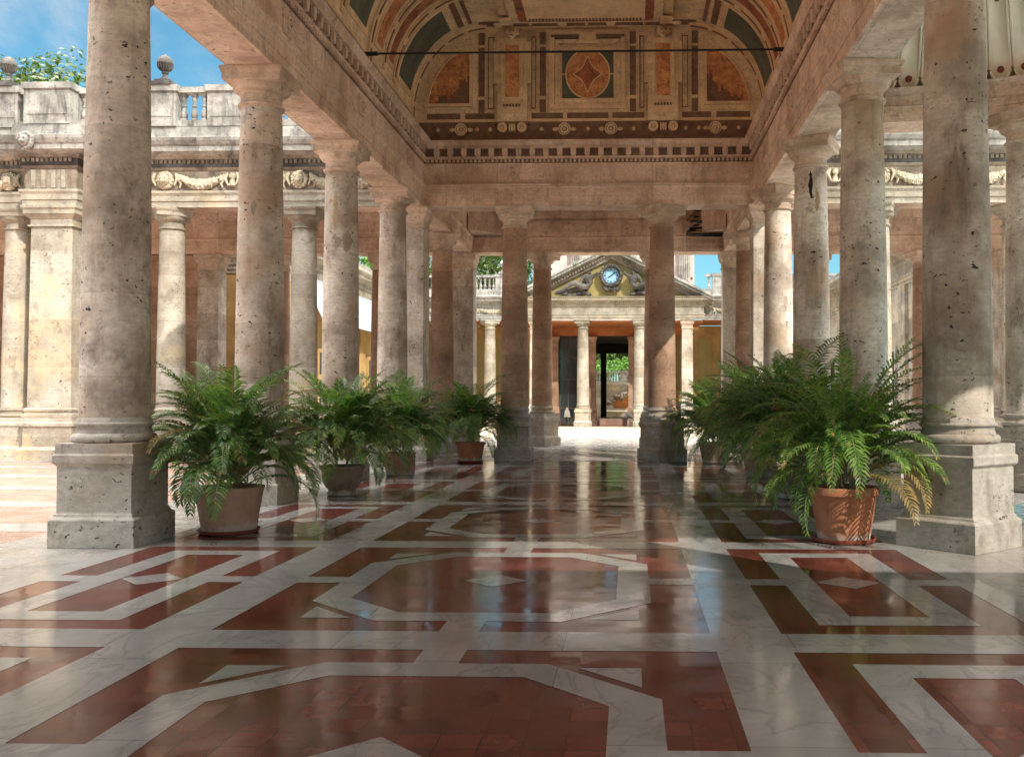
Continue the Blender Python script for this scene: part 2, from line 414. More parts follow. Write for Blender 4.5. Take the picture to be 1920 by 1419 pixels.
M['frond'] = leaf_mat('palm_frond', (0.17,0.295,0.085), (0.035,0.10,0.035), 0.42)
M['frond2'] = leaf_mat('sun_brightened_palm_frond', (0.21,0.36,0.085), (0.045,0.13,0.035), 0.45)  # lighter copy of frond: sunlight on the near right palm put into colour
M['dry'] = leaf_mat('dry_palm_frond', (0.34,0.25,0.09), (0.17,0.11,0.045), 0.3)
M['tree'] = leaf_mat('tree_leaf', (0.085,0.13,0.02), (0.02,0.045,0.01), 0.3)
M['hedge'] = leaf_mat('hedge_leaf', (0.10,0.22,0.03), (0.03,0.08,0.015), 0.3)
M['bark'] = plain('bark', (0.10,0.075,0.055), 0.9, 0.4, 8, 0.5)
M['canopy'] = plain('fluted_canopy_plaster', (0.95,0.82,0.66), 0.8, 0.08, 2.0, 0.1)
M['eye'] = plain('russet_boss', (0.26,0.07,0.03), 0.5, 0.3, 6, 0.1)
M['iron'] = plain('black_iron', (0.012,0.011,0.010), 0.5, 0.3, 6, 0.1)
M['dark'] = plain('dark_gash', (0.012,0.011,0.011), 0.6, 0.3, 3, 0.0)  # near-black for the gash on a right gallery shaft
M['glass'] = plain('dark_window_glass', (0.02,0.025,0.03), 0.08, 0.2, 3, 0.0, spec=0.6)
M['canvas'] = plain('white_canvas', (0.36,0.38,0.40), 0.9, 0.06, 2, 0.05)
M['clockface'] = plain('blue_clock_enamel', (0.36,0.60,0.82), 0.3, 0.25, 5, 0.0)
M['navy'] = plain('navy_paint', (0.02,0.04,0.12), 0.4, 0.2, 5, 0.0)
M['copper'] = plain('copper_pole', (0.50,0.22,0.06), 0.5, 0.3, 5, 0.0)
M['wicker'] = plain('dark_wicker', (0.07,0.06,0.06), 0.7, 0.3, 40, 0.4)
M['rock'] = stone('grotto_rock', (0.40,0.33,0.25), (0.24,0.18,0.13), (0.10,0.07,0.05), pits=0.6, stain=0.5, bump=0.8)
M['pale'] = plain('pale_stained_plaster', (0.62,0.54,0.50), 0.85, 0.3, 0.7, 0.1)
M['redtile'] = tile_mat('red_clay_tiles', (0.21,0.050,0.035), (0.125,0.031,0.024))
M['marble'] = marble_mat('white_marble', (0.46,0.45,0.43), (0.32,0.315,0.305), (0.18,0.178,0.178))
M['greytile'] = tile_mat('grey_stone_paving', (0.40,0.37,0.33), (0.32,0.295,0.27), 0.6, 0.20, 0.008, (0.14,0.12,0.10), 0.008)
M['pinktile'] = tile_mat('rose_court_paving', (0.42,0.26,0.20), (0.33,0.20,0.155), 0.4, 0.24, 0.010, (0.2,0.14,0.12), 0.008)
M['bluetile'] = tile_mat('sea_green_ceramic', (0.25,0.42,0.42), (0.16,0.30,0.34), 0.2, 0.18, 0.01)
M['sandpave'] = plain('cream_court_paving', (0.32,0.27,0.19), 0.85, 0.15, 0.8, 0.1)
M['earth'] = plain('earth', (0.26,0.23,0.18), 0.95, 0.2, 0.3, 0.2)

# ------------------------------------------------------------------ key dimensions (metres; x = 0 on the gallery axis, camera at y = 0)
G = 4.72            # half distance between the two column rows
S = 4.21            # bay
Y0 = 10.65          # first visible column line
YC = 25.47          # cross beam line and front row of the transverse wings
YB = 33.5           # back row of the wings
HS = 6.75           # underside of every beam

# ------------------------------------------------------------------ columns
def column_proto(name, label, mats, group):
    t = thing(name, label, 'column', group=group)
    b = MB(); b.sq([(0.475,0),(0.475,0.30),(0.462,0.315),(0.44,0.33),(0.43,0.36),(0.42,0.365),(0.415,0.385),(0.415,0.88),(0.435,0.90),(0.45,0.915),(0.45,1.00),(0.436,1.012),(0.43,1.02),(0.43,1.13)])
    b.build('pedestal', mats[0], t, bevel=0.014)
    b = MB()
    pr = [(0.40,1.128)]
    for i in range(9):
        a = -PI/2 + PI*i/8; pr.append((0.388+0.052*math.cos(a), 1.182+0.052*math.sin(a)))
    pr += [(0.388,1.25),(0.383,1.262),(0.377,1.29),(0.385,1.31)]
    for i in range(7):
        a = -PI/2 + PI*i/6; pr.append((0.388+0.022*math.cos(a), 1.335+0.022*math.sin(a)))
    pr += [(0.385,1.375),(0.378,1.39),(0.372,1.41)]
    b.lathe(pr, 48); b.build('column_base', mats[0], t)
    b = MB()
    pr = []
    for i in range(25):
        u = i/24; z = 1.405 + u*(6.18-1.405)
        r = 0.368 - 0.056*(u**1.7)
        pr.append((r, z))
    b.lathe(pr, 48); b.build('shaft', mats[1], t)
    b = MB()
    pr = [(0.313,6.175),(0.345,6.185)]
    for i in range(5):
        a = -PI/2 + PI*i/4; pr.append((0.335+0.025*math.cos(a), 6.215+0.025*math.sin(a)))
    pr += [(0.33,6.245),(0.315,6.255),(0.313,6.37),(0.33,6.385),(0.335,6.41)]
    for i in range(7):
        a = i/6*PI/2; pr.append((0.335+0.105*math.sin(a), 6.41+0.115*(1-math.cos(a))))
    pr += [(0.44,6.535)]
    b.lathe(pr, 40)
    b.sq([(0.44,6.533),(0.452,6.54),(0.452,6.64),(0.462,6.65),(0.48,6.69),(0.485,6.70),(0.485,6.746)])
    b.build('capital', mats[2], t)
    return t
def pier_proto(name, label, mats, group, w=0.40):
    t = thing(name, label, 'pillar', group=group)
    k = w/0.40
    b = MB(); b.sq([(0.495*k,0),(0.495*k,0.30),(0.46*k,0.33),(0.43*k,0.365),(0.425*k,0.385),(0.425*k,0.88),(0.455*k,0.91),(0.455*k,1.0),(0.44*k,1.02),(0.44*k,1.13)])
    b.build('pedestal', mats[0], t, bevel=0.012)
    b = MB(); b.sq([(0.43*k,1.128),(0.44*k,1.15),(0.44*k,1.23),(0.41*k,1.25),(0.405*k,1.29),(0.42*k,1.31),(0.42*k,1.36),(0.395*k,1.40)])
    b.build('column_base', mats[0], t)
    b = MB(); b.sq([(0.38*k,1.395),(0.36*k,6.20)]); b.build('shaft', mats[1], t, bevel=0.012)
    b = MB(); b.sq([(0.36*k,6.195),(0.395*k,6.20),(0.395*k,6.24),(0.365*k,6.255),(0.365*k,6.39),(0.38*k,6.41),(0.43*k,6.5),(0.45*k,6.53),(0.45*k,6.63),(0.475*k,6.68),(0.475*k,6.746)])
    b.build('capital', mats[2], t)
    return t

gmats = (M['pedestal'], M['column'], M['capital'])
rmats = (M['rose'], M['rose'], M['beam'])
wmats = (M['white'], M['white'], M['white'])
colg = column_proto('stone_column', 'worn column nearest on the left, tall square pedestal beside the plain pale pot', gmats, 'columns of the vaulted gallery')
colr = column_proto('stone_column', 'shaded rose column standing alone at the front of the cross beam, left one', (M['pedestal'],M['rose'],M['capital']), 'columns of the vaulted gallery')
colw = column_proto('stone_column', 'white column of the left wing beside the gallery', wmats, 'columns of the side wings')
gal = 'columns of the vaulted gallery'
colg.location = (-G, Y0, 0)
lefts = ['second column of the left gallery row, rising behind the first left palm',
         'third column of the left gallery row, with peeling plaster and an ochre stain',
         'fourth and last column of the left gallery row, next to the corner pillar']
for i, lb in enumerate(lefts): dup(colg, (-G, Y0+S*(i+1), 0), 0, lb, gal)
dup(colg, (-G, Y0-S, 0), PI/2, 'gallery column outside the picture on the near left', gal)
rights = ['worn column nearest on the right, its foot and pedestal lit by the sun',
          'second column of the right gallery row, rising behind the sunlit potted palm',
          'third column of the right gallery row, with a dark gash high on its shaft',
          'fourth column of the right gallery row, with a curved edge of sunlight on its shaft']
for i, lb in enumerate(rights): dup(colg, (G, Y0+S*i, 0), 0.7+i, lb, gal)
dup(colg, (G, Y0-S, 0), 1.2, 'gallery column outside the picture on the near right', gal)
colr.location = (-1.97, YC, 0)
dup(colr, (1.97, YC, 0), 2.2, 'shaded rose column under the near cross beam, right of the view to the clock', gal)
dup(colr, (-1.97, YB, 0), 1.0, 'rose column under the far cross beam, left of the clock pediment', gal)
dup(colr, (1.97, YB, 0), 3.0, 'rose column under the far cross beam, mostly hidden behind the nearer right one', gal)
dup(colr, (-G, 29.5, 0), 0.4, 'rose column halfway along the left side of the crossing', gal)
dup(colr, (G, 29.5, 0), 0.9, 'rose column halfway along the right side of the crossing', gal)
pg = 'pillars of the crossing'
pier = pier_proto('stone_pillar', 'square pillar at the near left corner of the crossing, pale front and dark side', (M['pedestal'],M['column'],M['capital']), pg)
pier.location = (-G, YC, 0)
dup(pier, (G, YC, 0), 0, 'square pillar at the near right corner of the crossing', pg)
dup(pier, (-G, YB, 0), PI/2, 'square pillar at the far left corner of the crossing', pg)
dup(pier, (G, YB, 0), PI/2, 'square pillar at the far right corner of the crossing', pg)
wg = 'columns of the side wings'
colw.location = (-7.68, YC, 0)
dup(colw, (-11.3, YC, 0), 0.6, 'sunlit white column of the left wing with a curved shadow at its foot', wg)
dup(colw, (-15.55, YC, 0), 1.6, 'white column at the left edge of the picture, left of the broad pillar', wg)
dup(colw, (7.68, YC, 0), 1.1, 'white column of the right wing, a bright strip behind the second right gallery column', wg)
dup(colw, (11.3, YC, 0), 2.1, 'white column of the right wing, beside the near right gallery column', wg)
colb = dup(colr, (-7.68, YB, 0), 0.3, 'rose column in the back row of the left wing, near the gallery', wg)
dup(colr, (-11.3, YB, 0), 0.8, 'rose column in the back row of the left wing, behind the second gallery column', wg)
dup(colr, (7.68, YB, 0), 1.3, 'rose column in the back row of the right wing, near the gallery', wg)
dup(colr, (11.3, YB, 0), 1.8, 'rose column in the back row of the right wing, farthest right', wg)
pw = pier_proto('stone_pillar', 'broad white square pillar in the left wing with projecting entablature above', wmats, 'pillars of the side wings', 0.62)
pw.location = (-14.22, YC-0.12, 0)
pw2 = dup(pier, (-13.75, YB, 0), 0, 'pale square pillar ending the back wall of the left wing', 'pillars of the side wings')
dup(pier, (14.2, YB, 0), 0, 'pale square pillar in the back row of the right wing', 'pillars of the side wings')
# column of the music exedra on the far right
ex = (5.2, 11.5); RX = 6.7
dup(colg, (ex[0]+6.55*math.cos(math.radians(62.5)), ex[1]+6.55*math.sin(math.radians(62.5)), 0), 0.5, 'rose-tinted column at the right edge, carrying the round exedra', 'columns of the exedra')

# scars on particular shafts: irregular patches lying on the stone
def scar(lb, px_off, z0, z1, w, mat, seed, name='stain'):
    col = [o for o in C.objects if o.get('label') == lb][0]
    sh = [c for c in col.children if c.name.startswith('shaft')][0]
    base = math.atan2(-col.location.y, 1.1-col.location.x) - col.rotation_euler.z
    r2 = random.Random(seed); n = 14; rows = []
    b = MB(); vs = []; fs = []
    for i in range(n+1):
        u = i/n; z = z0+(z1-z0)*u
        u2 = (z-1.405)/(6.18-1.405); r = 0.368-0.056*(u2**1.7)+0.0025
        prof = math.sin(PI*min(1,max(0.0,u)))**0.5
        ctr = px_off + 0.035*noise.noise(Vector((seed, z*3, 0)))
        hw = max(0.004, w*prof*(0.65+0.9*abs(noise.noise(Vector((seed*2.1, z*7, 3))))))
        for k in range(7):
            q = ctr - hw + 2*hw*k/6
            jag = 0.012*noise.noise(Vector((q*30, z*20, seed)))
            a = base + (q+jag)/r
            vs.append((r*math.cos(a), r*math.sin(a), z+0.02*noise.noise(Vector((q*14, z*9, seed+5)))))
    for i in range(n):
        for k in range(6): fs.append((i*7+k, i*7+k+1, (i+1)*7+k+1, (i+1)*7+k))
    b.add(vs, fs, 0, True)
    o = b.build(name, mat, sh); return o
M['ochrestain'] = stone('ochre_lichen_stain', (0.55,0.42,0.24), (0.47,0.34,0.17), (0.40,0.31,0.21), pits=0.5, stain=0.3)
M['bare'] = stone('bare_brown_stone', (0.46,0.37,0.29), (0.37,0.29,0.22), (0.25,0.19,0.14), pits=0.8, stain=0.5)
c3l, c2l, c4l = lefts[1], lefts[0], lefts[2]
scar(c3l, -0.12, 4.95, 5.75, 0.055, M['ochrestain'], 3, 'stain'); scar(c3l, 0.12, 4.55, 4.98, 0.13, M['bare'], 9, 'bare_patch'); scar(c3l, -0.08, 4.62, 4.85, 0.10, M['bare'], 19, 'bare_patch')
scar(c2l, -0.10, 4.45, 4.7, 0.045, M['bare'], 5, 'bare_patch'); scar(c2l, 0.16, 3.0, 3.3, 0.07, M['bare'], 6, 'bare_patch'); scar(c4l, 0.03, 5.0, 5.45, 0.05, M['bare'], 7, 'bare_patch')
scar(rights[2], 0.0, 5.55, 6.1, 0.045, M['dark'], 8, 'gash'); scar(rights[2], 0.12, 5.3, 5.75, 0.05, M['ochrestain'], 12, 'stain')
# ------------------------------------------------------------------ the vaulted gallery building
gb = thing('vaulted_gallery', 'long gallery roof of pink stone beams and a painted coved vault over the columns', 'building')
YN = -9.0
# beams
for s in (-1, 1):
    b = MB()
    b.box(min(s*4.38,s*5.09), max(s*4.38,s*5.09), YN, 25.10, HS, 8.38)
    b.build('beam', [M['soffit']], gb)
    b = MB()   # outside face: plain architrave, frieze and cornice towards the courts, attic above
    prof = [(-0.02,6.76),(0.03,6.76),(0.03,7.0),(0.06,7.02),(0.06,7.25),(0.10,7.32),(0.05,7.36),(0.05,7.9),(0.15,7.98),(0.18,8.1),(0.5,8.2),(0.55,8.4),(0.6,8.5),(-0.02,8.55)]
    path = [(s*5.09, YN), (s*5.09, 24.4)]
    b.sweep(prof, path, 0, side=s)
    b.box(min(s*4.75,s*5.12), max(s*4.75,s*5.12), YN, 25.9, 8.56, 10.35)
    b.build('outer_entablature', M['white'], gb)
b = MB(); b.box(-4.38, 4.38, 25.10, 25.84, HS, 8.38); b.build('cross_beam', M['soffit'], gb)
b = MB()
b.box(-4.35, 4.35, 33.13, 33.87, HS, 8.38)
prof2 = [(-0.02,6.747),(0.03,6.747),(0.03,6.98),(0.05,7.0),(0.05,7.2),(0.09,7.27),(0.03,7.3),(0.03,7.8),(0.06,7.82),(0.06,7.9),(0.12,7.95),(0.16,8.1),(0.2,8.3),(-0.02,8.3)]
b.sweep(prof2, [(-4.38,33.13),(4.38,33.13)], 0, side=1)
for i in range(88): b.box(-4.36+i*0.1, -4.31+i*0.1, 33.02, 33.075, 7.82, 7.89)
b.build('cross_beam', M['beam'], gb)
for s in (-1, 1):
    b = MB()
    b.box(min(s*4.40,s*5.06), max(s*4.40,s*5.06), 25.86, 33.11, HS+0.003, 8.36)
    b.sweep(prof2, [(s*4.40, 25.86), (s*4.40, 33.02)], 0, side=-s)
    b.build('crossing_beam', M['beam'], gb)
b = MB(); b.box(-4.6, 4.6, 25.87, 33.1, 8.40, 8.6)
# chamfered corners of the crossing ceiling
for s in (-1, 1):
    for (ya, yb) in ((33.0, 31.9),):
        b.add([(s*4.33,ya,7.35),(s*3.2,ya,7.35),(s*4.33,yb,7.35),(s*4.33,ya,8.39),(s*3.2,ya,8.39),(s*4.33,yb,8.39)], [(1,2,5,4),(0,1,2)] )
b.build('crossing_ceiling', M['beam'], gb)
# inner entablature
b = MB()
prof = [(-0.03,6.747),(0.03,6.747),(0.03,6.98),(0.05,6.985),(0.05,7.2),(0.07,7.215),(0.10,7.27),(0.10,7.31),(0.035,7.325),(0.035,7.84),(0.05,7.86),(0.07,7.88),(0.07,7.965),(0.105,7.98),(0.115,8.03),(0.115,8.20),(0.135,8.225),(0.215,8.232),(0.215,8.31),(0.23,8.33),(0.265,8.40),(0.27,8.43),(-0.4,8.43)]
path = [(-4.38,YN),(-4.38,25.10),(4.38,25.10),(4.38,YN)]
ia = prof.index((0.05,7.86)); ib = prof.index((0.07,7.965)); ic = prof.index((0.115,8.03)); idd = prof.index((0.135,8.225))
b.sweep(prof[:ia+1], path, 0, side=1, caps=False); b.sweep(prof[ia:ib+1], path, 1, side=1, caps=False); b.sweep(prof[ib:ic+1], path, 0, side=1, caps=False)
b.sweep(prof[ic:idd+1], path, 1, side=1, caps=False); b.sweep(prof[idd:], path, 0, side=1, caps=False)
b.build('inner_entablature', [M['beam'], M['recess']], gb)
def blocks(name, mat, parent, boxes, big=100, kids=()):
    """a row of small blocks: the `big` first ones each a part, the rest one part of kind stuff"""
    cache = {}
    for bx in boxes[:big]:
        dims = tuple(round(bx[2*i+1]-bx[2*i], 4) for i in range(3))
        if dims not in cache:
            q = MB(); q.box(-dims[0]/2,dims[0]/2,-dims[1]/2,dims[1]/2,-dims[2]/2,dims[2]/2)
            for (fx0,fx1,fy0,fy1,fz0,fz1) in kids: q.box(fx0*dims[0],fx1*dims[0],fy0*dims[1],fy1*dims[1],fz0*dims[2],fz1*dims[2])
            cache[dims] = q.mesh(name, mat)
        o = bpy.data.objects.new(name, cache[dims]); C.objects.link(o); o.parent = parent
        o.location = ((bx[0]+bx[1])/2, (bx[2]+bx[3])/2, (bx[4]+bx[5])/2)
    if len(boxes) > big:
        q = MB()
        for bx in boxes[big:]: q.box(*bx)
        o = q.build(name+'_course', mat, parent); o['kind'] = 'stuff'
nd = int((25.0-6)/0.115); bl = []
for i in range(75):
    x = -4.26 + i*0.1146
    bl.append((x, x+0.06, 24.985, 25.032, 7.885, 7.955))
for s in (-1, 1):
    for i in reversed(range(nd)):
        y = 6 + i*0.115
        bl.append((min(s*4.312,s*4.265), max(s*4.312,s*4.265), y, y+0.06, 7.885, 7.955))
blocks('dentil', M['beam'], gb, bl, 75)
bl = []
for i in range(23):
    x = -4.05 + i*0.3615
    bl.append((x, x+0.14, 24.885, 24.988, 8.065, 8.228))
for i in range(30):
    for s in (-1, 1):
        y = 24.42 - i*0.36
        bl.append((min(s*4.268,s*4.195), max(s*4.268,s*4.195), y, y+0.12, 8.065, 8.228))
blocks('modillion', M['beam'], gb, bl, 83, [(-0.42,0.42,-0.42,0.42,-0.72,-0.5)])
# square frieze medallions with a ring
def medallion(pos, face):
    b = MB(); n = 20
    b.box(-0.17,0.17,-0.035,0,-0.19,0.19); b.box(-0.125,0.125,-0.05,-0.035,-0.145,0.145)
    o = [(0.115*math.cos(2*PI*i/n), 0.115*math.sin(2*PI*i/n)) for i in range(n)]
    k = [(0.075*math.cos(2*PI*i/n), 0.075*math.sin(2*PI*i/n)) for i in range(n)]
    b.ring(o, k, -0.085, -0.05); b.ball((0,-0.055,0), 0.045, nu=8, nv=5)
    m = b.build('medallion', M['soffit'], gb); m.location = pos; m.rotation_euler = (0,0,face)
    return m
med0 = medallion((-1.97, 25.066, 7.57), 0)
for (p, f) in [((1.97,25.066,7.57),0)] + [((s*4.344, Y0+S*(k-1), 7.57), -s*PI/2) for s in (-1,1) for k in range(1,5)] + [((-1.0,33.1,7.52),0),((1.0,33.1,7.52),0)]:
    m = med0.copy(); C.objects.link(m); m.location = p; m.rotation_euler = (0,0,f)

# vault section: upright, elliptical cove, flat
def sect(t):
    """t in 0..1 over the right half: returns x, z, normal (pointing into the room)"""
    if t < 0.18:
        return 4.66, 8.43 + (9.2-8.43)*t/0.18, Vector((-1,0))
    if t < 0.70:
        a = (t-0.18)/0.52*PI/2
        x, z = 2.6+2.06*math.cos(a), 9.2+2.3*math.sin(a)
        n = Vector((-math.cos(a)/2.06, -math.sin(a)/2.3)).normalized()
        return x, z, n
    return 2.6*(1-(t-0.70)/0.30), 11.5, Vector((0,-1))
ts = [0, 0.09, 0.18] + [0.18+0.52*i/20 for i in range(1,21)] + [0.85, 1.0]
b = MB()
vs = []; fs = []
full = [(sect(t)[0], sect(t)[1]) for t in ts] + [(-sect(t)[0], sect(t)[1]) for t in reversed(ts[:-1])]
for y in (YN, 8.0, 16.0, 25.3):
    for x, z in full: vs.append((x, y, z))
k = len(full)
for i in range(3):
    for q in range(k-1): fs.append((i*k+q, (i+1)*k+q, (i+1)*k+q+1, i*k+q+1))
b.add(vs, fs, 0, True)
b.build('vault', M['cream'], gb)
# decoration on the coves, each a thin raised patch
deco = MB()
DM = [M['cream2'], M['choc'], M['russet'], M['orange'], M['green'], M['cream']]
def cove(s, y0, y1, t0, t1, m, off=0.02, seg=12):
    vs = []; fs = []
    for i in range(seg+1):
        x, z, n = sect(t0+(t1-t0)*i/seg)
        xi, zi = x+n.x*off, z+n.y*off
        vs += [(s*xi,y0,zi),(s*xi,y1,zi),(s*x,y0,z),(s*x,y1,z)]
    for i in range(seg):
        a = i*4; c = a+4
        fs += [(a,a+1,c+1,c),(a+2,a,c,c+2),(a+1,a+3,c+3,c+1)]
    fs += [(0,2,3,1),(seg*4,seg*4+1,seg*4+3,seg*4+2)]
    deco.add(vs, fs, m, True)
for s in (-1, 1):
    # bay against the end wall, then the same order of ribs and panels towards the camera
    for base in (25.15, 20.95, 16.75):
        cove(s, base-0.30, base-0.02, 0.10, 0.69, 0, 0.05, 24)      # rib along the arch
        for j in range(6): cove(s, base-0.20, base-0.13, 0.13+j*0.095, 0.205+j*0.095, 1, 0.065, 6)
        cove(s, base-1.98, base-0.52, 0.225, 0.56, 0, 0.03, 18)     # frame of the green spandrel
        cove(s, base-1.86, base-0.64, 0.245, 0.54, 4, 0.042, 18)
        cove(s, base-1.95, base-0.55, 0.575, 0.60, 1, 0.04, 4); cove(s, base-1.95, base-0.55, 0.62, 0.635, 1, 0.04, 4)
        cove(s, base-2.30, base-2.12, 0.20, 0.66, 0, 0.045, 20)
        for j in range(3): cove(s, base-2.25, base-2.17, 0.22+j*0.15, 0.34+j*0.15, 1, 0.058, 8)
        cove(s, base-2.98, base-2.42, 0.235, 0.64, 0, 0.03, 18); cove(s, base-2.90, base-2.50, 0.25, 0.625, 2, 0.042, 18)
        cove(s, base-3.28, base-3.10, 0.20, 0.66, 0, 0.045, 20)
        for j in range(3): cove(s, base-3.23, base-3.15, 0.22+j*0.15, 0.34+j*0.15, 1, 0.058, 8)
        cove(s, base-4.05, base-3.40, 0.235, 0.64, 0, 0.03, 18); cove(s, base-3.97, base-3.48, 0.25, 0.625, 3, 0.042, 18)
        for j in range(4):                                           # dashes above the cornice
            cove(s, base-0.95-j*1.05, base-0.1-j*1.05, 0.135, 0.165, 1, 0.025, 2)
            cove(s, base-0.95-j*1.05, base-0.1-j*1.05, 0.07, 0.115, 2, 0.025, 2)
    cove(s, 8.0, 25.15, 0.118, 0.131, 0, 0.035, 2); cove(s, 8.0, 25.15, 0.170, 0.185, 0, 0.035, 2)
deco.build('vault_decoration', DM, gb)
# flat of the ceiling: big framed panel with rosettes round it
b = MB()
zc = 11.5
b.box(-2.2,2.2,10.0,24.55,zc-0.10,zc-0.002,0); b.box(-1.95,1.95,10.2,24.38,zc-0.18,zc-0.10,5)
b.box(-1.72,1.72,10.4,24.2,zc-0.21,zc-0.18,2); b.box(-1.5,1.5,10.6,24.02,zc-0.26,zc-0.21,0)
for i in range(34): b.box(-1.44+i*0.085,-1.40+i*0.085,23.9,24.03,zc-0.29,zc-0.25,1)
for x in (-2.05, 2.05):
    b.box(x-0.16,x+0.16,24.0,24.36,zc-0.24,zc-0.18,0)
b.box(-2.9,2.9,24.68,24.98,zc-0.02,zc-0.002,1)
for x in (-0.66, 0.62, -2.35, 2.35): b.ball((x,24.83,zc-0.02), 0.13, 0, sc3=(1,1,0.5))
for x in (-1.5,-0.02,1.5): b.ball((x,24.83,zc-0.02), 0.05, 0)
for x in (-1.6, 1.6): b.box(x-0.45,x+0.45,25.02,25.12,zc-0.03,zc-0.002,0)
b.build('ceiling_panel', DM, gb)
# end lunette
YL = 25.22
b = MB()
out = [(sect(t)[0], sect(t)[1]) for t in ts[:-1]]
b.poly([(x,YL,z) for x,z in reversed(out)] + [(-x,YL,z) for x,z in out][0:0] + [(-x,YL,z) for x,z in out], 5)
def rect(x0,x1,z0,z1,d,m,base=0.0): b.box(x0,x1,YL-d,YL-base,z0,z1,m)
def mrect(x0,x1,z0,z1,d,m,base=0.0):
    rect(x0,x1,z0,z1,d,m,base); rect(-x1,-x0,z0,z1,d,m,base)
rect(-4.6,4.6,8.45,8.60,0.10,1); rect(-4.55,4.55,8.60,9.00,0.03,1); rect(-4.55,4.55,9.0,9.075,0.06,0)
for x0,x1 in ((0.66,1.5),(2.5,3.27),(3.41,4.3)): mrect(x0,x1,9.09,9.235,0.03,1)
rect(-0.55,0.55,9.09,9.235,0.03,1)
for z0,z1 in ((9.26,9.60),(9.70,11.0),(11.08,11.4)):
    mrect(1.12,1.28,z0,z1,0.03,1); mrect(2.76,2.92,z0,z1,0.03,1)
def frame(x0,x1,z0,z1,w,d,m):
    b.ring([(x0,z0),(x1,z0),(x1,z1),(x0,z1)], [(x0+w,z0+w),(x1-w,z0+w),(x1-w,z1-w),(x0+w,z1-w)], YL-d, YL, m)
frame(-1.0,1.0,9.32,11.42,0.12,0.12,0); frame(-0.87,0.87,9.45,11.18,0.10,0.08,5); frame(-0.765,0.765,9.55,10.98,0.04,0.10,0)
rect(-0.98,-0.26,11.22,11.29,0.14,1); rect(0.26,0.98,11.22,11.29,0.14,1); rect(-0.72,0.72,9.59,10.94,0.02,4)
rect(-0.22,0.22,11.16,11.34,0.16,0)
rect(-0.72,-0.56,10.25,10.28,0.03,0,0.02); rect(0.56,0.72,10.25,10.28,0.03,0,0.02)
for fx0, fx1 in ((1.33,1.55),(2.45,2.71),(2.97,4.25)):
    for sg in (-1, 1):
        a_, c_ = (fx0, fx1) if sg > 0 else (-fx1, -fx0)
        if fx0 < 2.9:
            frame(a_, c_, 9.30, 11.36, 0.03, 0.05, 0); frame(a_+0.05, c_-0.05, 9.36, 11.28, 0.018, 0.04, 1)
frame(-0.72,0.72,9.59,10.94,0.035,0.035,0)
n = 48
o1 = [(0.60*math.cos(2*PI*i/n), 10.265+0.665*math.sin(2*PI*i/n)) for i in range(n)]
o2 = [(0.565*math.cos(2*PI*i/n), 10.265+0.63*math.sin(2*PI*i/n)) for i in range(n)]
b.ring(o1, o2, YL-0.06, YL, 0); b.prism(o2, YL-0.035, YL, 3)
def astro(r, rz):
    pts = []
    for q in range(4):
        a0, a1 = q*PI/2, (q+1)*PI/2
        for i in range(8):
            u = i/8
            p0 = Vector((math.cos(a0)*r, math.sin(a0)*rz)); p1 = Vector((math.cos(a1)*r, math.sin(a1)*rz))
            p = p0.lerp(p1, u); p *= 1 - 0.42*math.sin(PI*u)*0.55
            pts.append((p.x, 10.265+p.y))
    return pts
b.prism(astro(0.40,0.50), YL-0.045, YL-0.035, 0); b.prism(astro(0.36,0.45), YL-0.05, YL-0.045, 2)
# side scenes: arch-shaped painted panels with dark ruins
for s in (-1, 1):
    pts = []
    for i in range(15):
        t = 0.215 + (0.535-0.215)*i/14
        x, z, nn = sect(t); pts.append((x+nn.x*0.34, max(z+nn.y*0.34, 9.42)))
    pts = [(p[0], p[1]) for p in pts if p[0] > 3.08]
    poly = [(3.08, 9.42)] + pts + [(3.08, pts[-1][1])]
    c = (sum(p[0] for p in poly)/len(poly), sum(p[1] for p in poly)/len(poly))
    inn = [(c[0]+(p[0]-c[0])*0.9, c[1]+(p[1]-c[1])*0.9) for p in poly]
    if s < 0: poly = [(-x,z) for x,z in reversed(poly)]; inn = [(-x,z) for x,z in reversed(inn)]
    b.ring(poly, inn, YL-0.07, YL, 0); b.prism(inn, YL-0.02, YL, 3)
    r2 = random.Random(3 if s < 0 else 8)
    for (lay, mm, x0, top, dx) in ((0.0216,1,3.14,10.35,0.05),(0.0208,2,3.14,10.1,0.09)):
        sky_ = [(x0, 9.50)]; x = x0; z = top
        while x < 4.05:
            hgt_ = z + r2.uniform(-0.16,0.14); step_ = dx*r2.uniform(0.5,1.6)
            sky_ += [(x, max(9.55,hgt_)), (x+step_, max(9.55,hgt_+r2.uniform(-0.05,0.05)))]
            x += step_; z = max(9.62, z - r2.uniform(0.0,0.13))
        sky_.append((x, 9.50)); sky_ = sky_[::-1] if s > 0 else [(-px,pz) for px,pz in sky_]
        b.prism(sky_, YL-lay, YL-0.02, mm)
# rosettes and beads in the dark band
for x in (0.62, 3.38):
    for s in (-1, 1):
        nn = 20; R_ = lambda r: [(s*x+r*math.cos(2*PI*i/nn), 8.80+r*math.sin(2*PI*i/nn)) for i in range(nn)]
        b.ring(R_(0.165), R_(0.135), YL-0.09, YL, 0); b.ring(R_(0.115), R_(0.07), YL-0.075, YL, 5); b.ball((s*x, YL-0.05, 8.80), 0.055, 0)
        for e_ in (-0.24, 0.24): b.ball((s*x+e_, YL-0.03, 8.80), 0.07, 5, 8, 5, sc3=(1.2,0.5,0.8))
for x in (0, 1.22, 2.6, 2.95, 4.0):
    for s in ((-1, 1) if x else (1,)): b.ball((s*x, YL-0.04, 8.80), 0.055, 0)
b.build('lunette', DM, gb)
